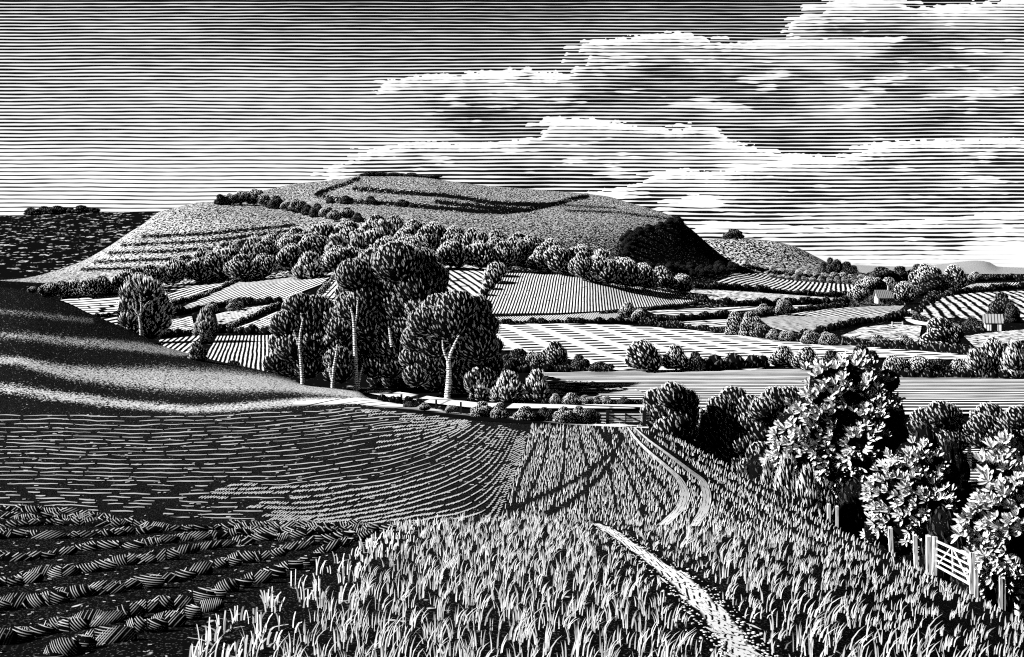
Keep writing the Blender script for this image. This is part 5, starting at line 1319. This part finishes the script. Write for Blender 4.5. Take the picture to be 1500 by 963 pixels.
def near_gate():
    dA, dB = 44.5, 40.5
    A = W(1368, 832, dA); B = W(1424, 860, dB)
    for v in (A, B): v.z = min(v.z, gz(v.x, v.y) + .1)
    o = empty('field_gate', (A.x, A.y, A.z)); tag(o, 'white five-barred field gate standing slantwise by the leafy tree at the frame', 'gate')
    def at(px, py, t): return W(px, py, dA + (dB - dA) * t)
    def L(t, py0, py1): return at(1372 + (1421 - 1372) * t, py0 + (py1 - py0) * t, t)
    mA, mB = dA / F, dB / F
    Solid().bar(W(1368.5, 832, dA) + Vector((0, 0, -.3)), W(1369.5, 786.5, dA), 6 * mA, 5 * mA).build('post', M_post, o, A)
    Solid().bar(W(1424, 858, dB) + Vector((0, 0, -.3)), W(1424, 810, dB), 6 * mB, 5 * mB).build('post', M_post, o, A)
    for py0, py1, w in [(793,815,3.2),(804,828,2.2),(813,838,2.2),(821,847,2.2),(829,856,3.0)]:
        Solid().bar(L(.02, py0, py1), L(.99, py0, py1), .05, w * mA).build('bar', M_wood, o, A)
    off = Vector((.0, -.05, 0))
    Solid().bar(L(.45, 799, 840 - 28) + off, L(.47, 838, 838) + off, .04, 2.2 * mA).build('upright', M_wood, o, A)
    Solid().bar(L(.05, 826, 826) + off, L(.42, 802, 802) + off, .04, 1.8 * mA).build('brace', M_wood, o, A)
    Solid().bar(L(.5, 806, 806) + off, L(.95, 852, 852) + off, .04, 1.8 * mA).build('brace', M_wood, o, A)
near_gate()
def far_gate():
    d = 77.5; m = d / F
    o = empty('field_gate', tuple(W(908, 621, d))); A = W(908, 621, d); A.z = gz(A.x, d); o.location = A
    tag(o, 'far gate of pale rails between dark posts where the twin ruts leave the field', 'gate')
    Solid().bar(W(870.5, 620, d) - Vector((0, 0, .2)), W(870.5, 604, d), 1.8 * m, 1.8 * m).build('post', M_wood, o, A)
    for x, w in ((890, 4.6), (943.5, 4.8)):
        Solid().bar(W(x, 623, d) - Vector((0, 0, .2)), W(x, 601.5, d), w * m, w * m).build('post', M_darkwood, o, A)
    for py in (606, 610.8, 615.6): Solid().bar(W(872.5, py, d), W(887.5, py, d), .06, 1.9 * m).build('rail', M_wood, o, A)
    for py, in ((607,), (611,), (614.4,), (617.4,)): Solid().bar(W(892.4, py, d), W(941.0, py, d), .06, 1.8 * m).build('bar', M_wood, o, A)
    for py in (607, 611, 614.5): Solid().bar(W(946, py, d), W(952, py, d), .06, 1.7 * m).build('rail', M_wood, o, A)
    q = Vector((0, -.07, 0))
    Solid().bar(W(916, 605, d) + q, W(916, 619, d) + q, .05, 3 * m).build('upright', M_darkwood, o, A)
    Solid().bar(W(893, 609, d) + q, W(915, 617, d) + q, .05, 2 * m).build('brace', M_darkwood, o, A)
    Solid().bar(W(939, 618, d) + q, W(917, 608, d) + q, .05, 2 * m).build('brace', M_darkwood, o, A)
far_gate()
for px, top, base, lb in [(588,578,587,'first dark stub post of the lane fence, by the elm clump'), (611,581,590,'second dark stub post of the lane fence'), (639,586,594,'third dark stub post of the lane fence, by the forked elm'), (675,589,602,'last dark post of the lane fence, beside the bushes')]:
    post(px, top, base, 3.0, 92, lb, mat=M_darkwood)

mt, nt = new_mat('boarded_wall'); ob = nt.n('ShaderNodeTexCoord').outputs['Object']; wx, wy, wz = nt.sep(ob)
bd = nt.m('ABSOLUTE', nt.m('SUBTRACT', nt.m('FRACT', nt.m('MULTIPLY', nt.m('ADD', wx, nt.m('MULTIPLY', wy, .8)), 1.15)), .5)); surface(nt, mix_ink(nt, nt.sstep(bd, .1, .17), .01, .75)); M_board = mt
mt, nt = new_mat('slate_roof'); ob = nt.n('ShaderNodeTexCoord').outputs['Object']; wx, wy, wz = nt.sep(ob)
bd = nt.m('ABSOLUTE', nt.m('SUBTRACT', nt.m('FRACT', nt.m('MULTIPLY', wx, 1.1)), .5)); surface(nt, mix_ink(nt, nt.sstep(bd, .1, .2), .03, .32)); M_roof = mt
M_chim = flat_mat('chimney_brick', .6, .2, 5); M_void = flat_mat('dark_opening', .006)
def house(name, px0, px1, eave, base, ridge, d, label, cat, rot, chimney=False, depth=.62, open_front=False):
    m = d / F; w = (px1 - px0) * m; x = ((px0 + px1) / 2 - CX) * m; z = gz(x, d)
    H = (base - eave) * m; RH = (eave - ridge) * m; D = w * depth
    o = empty(name, (x, d, z)); o.rotation_euler = (0, 0, rot); tag(o, label, cat)
    a, b = w / 2, D / 2
    V = [(-a, -b, -.4), (a, -b, -.4), (a, b, -.4), (-a, b, -.4), (-a, -b, H), (a, -b, H), (a, b, H), (-a, b, H), (-a, 0, H + RH), (a, 0, H + RH)]
    link('wall', make_mesh('wall', V, [(0, 1, 5, 4), (1, 2, 6, 9, 5), (2, 3, 7, 6), (3, 0, 4, 8, 7)], [M_board]), o)
    e, t = .12 * w, .18
    k = RH / b; oh = .12 * D
    R1 = []
    def pl(y0, z0, y1, z1):
        n = len(R1); 
        for (yy, zz) in ((y0, z0), (y1, z1)):
            for xx in (-a - e, a + e): R1.append((xx, yy, zz + .05)); R1.append((xx, yy, zz + .05 + t))
        return [(n + 1, n + 3, n + 7, n + 5), (n, n + 4, n + 6, n + 2), (n, n + 2, n + 3, n + 1), (n + 4, n + 5, n + 7, n + 6), (n, n + 1, n + 5, n + 4), (n + 2, n + 6, n + 7, n + 3)]
    f = pl(-b - oh, H - oh * k, 0, H + RH) + pl(b + oh, H - oh * k, .004, H + RH)
    rf = link('roof', make_mesh('roof', R1, f, [M_roof]), o)
    if chimney:
        s = Solid(); s.bar((a * .86, 0, H + RH * .5), (a * .86, 0, H + RH * 1.75), w * .10, w * .10); s.build('chimney', M_chim, rf)
    def panel(nm, x0, x1, z0, z1, mat):
        s = Solid(); s.bar(((x0 + x1) / 2, -b - .03, z0), ((x0 + x1) / 2, -b - .03, z1), x1 - x0, .1); return s.build(nm, mat, o)
    if open_front: panel('doorway', -.12 * w, .24 * w, 0, H * .93, M_void)
    else:
        panel('door', -.06 * w, .08 * w, 0, H * .72, M_void); panel('window', .24 * w, .36 * w, H * .35, H * .75, M_void); panel('window', -.36 * w, -.24 * w, H * .35, H * .75, M_void)
    return o
house('cottage', 1283, 1303, 436, 446, 426.5, 500, 'small cottage with pale slate roof and one tall chimney among round trees', 'cottage', .12, True)
house('cart_shed', 1443, 1465, 475, 488, 465, 345, 'little open-fronted shed with sloping pale roof and dark doorway', 'shed', -.3, open_front=True)
s = Solid(); d = 352; A = W(1314, 479, d); A.z = gz(A.x, d); m = d / F; o = empty('hurdle', tuple(A)); tag(o, 'tiny pale hurdle gate beside the hedge of the speckled paddock', 'hurdle')
for px in (1307, 1322): Solid().bar(W(px, 480, d), W(px, 471.5, d), 1.3 * m, 1.3 * m).build('post', M_wood, o, A)
for py in (473, 475.6, 478): Solid().bar(W(1307.8, py, d), W(1321.2, py, d), .08, 1.2 * m).build('rail', M_wood, o, A)
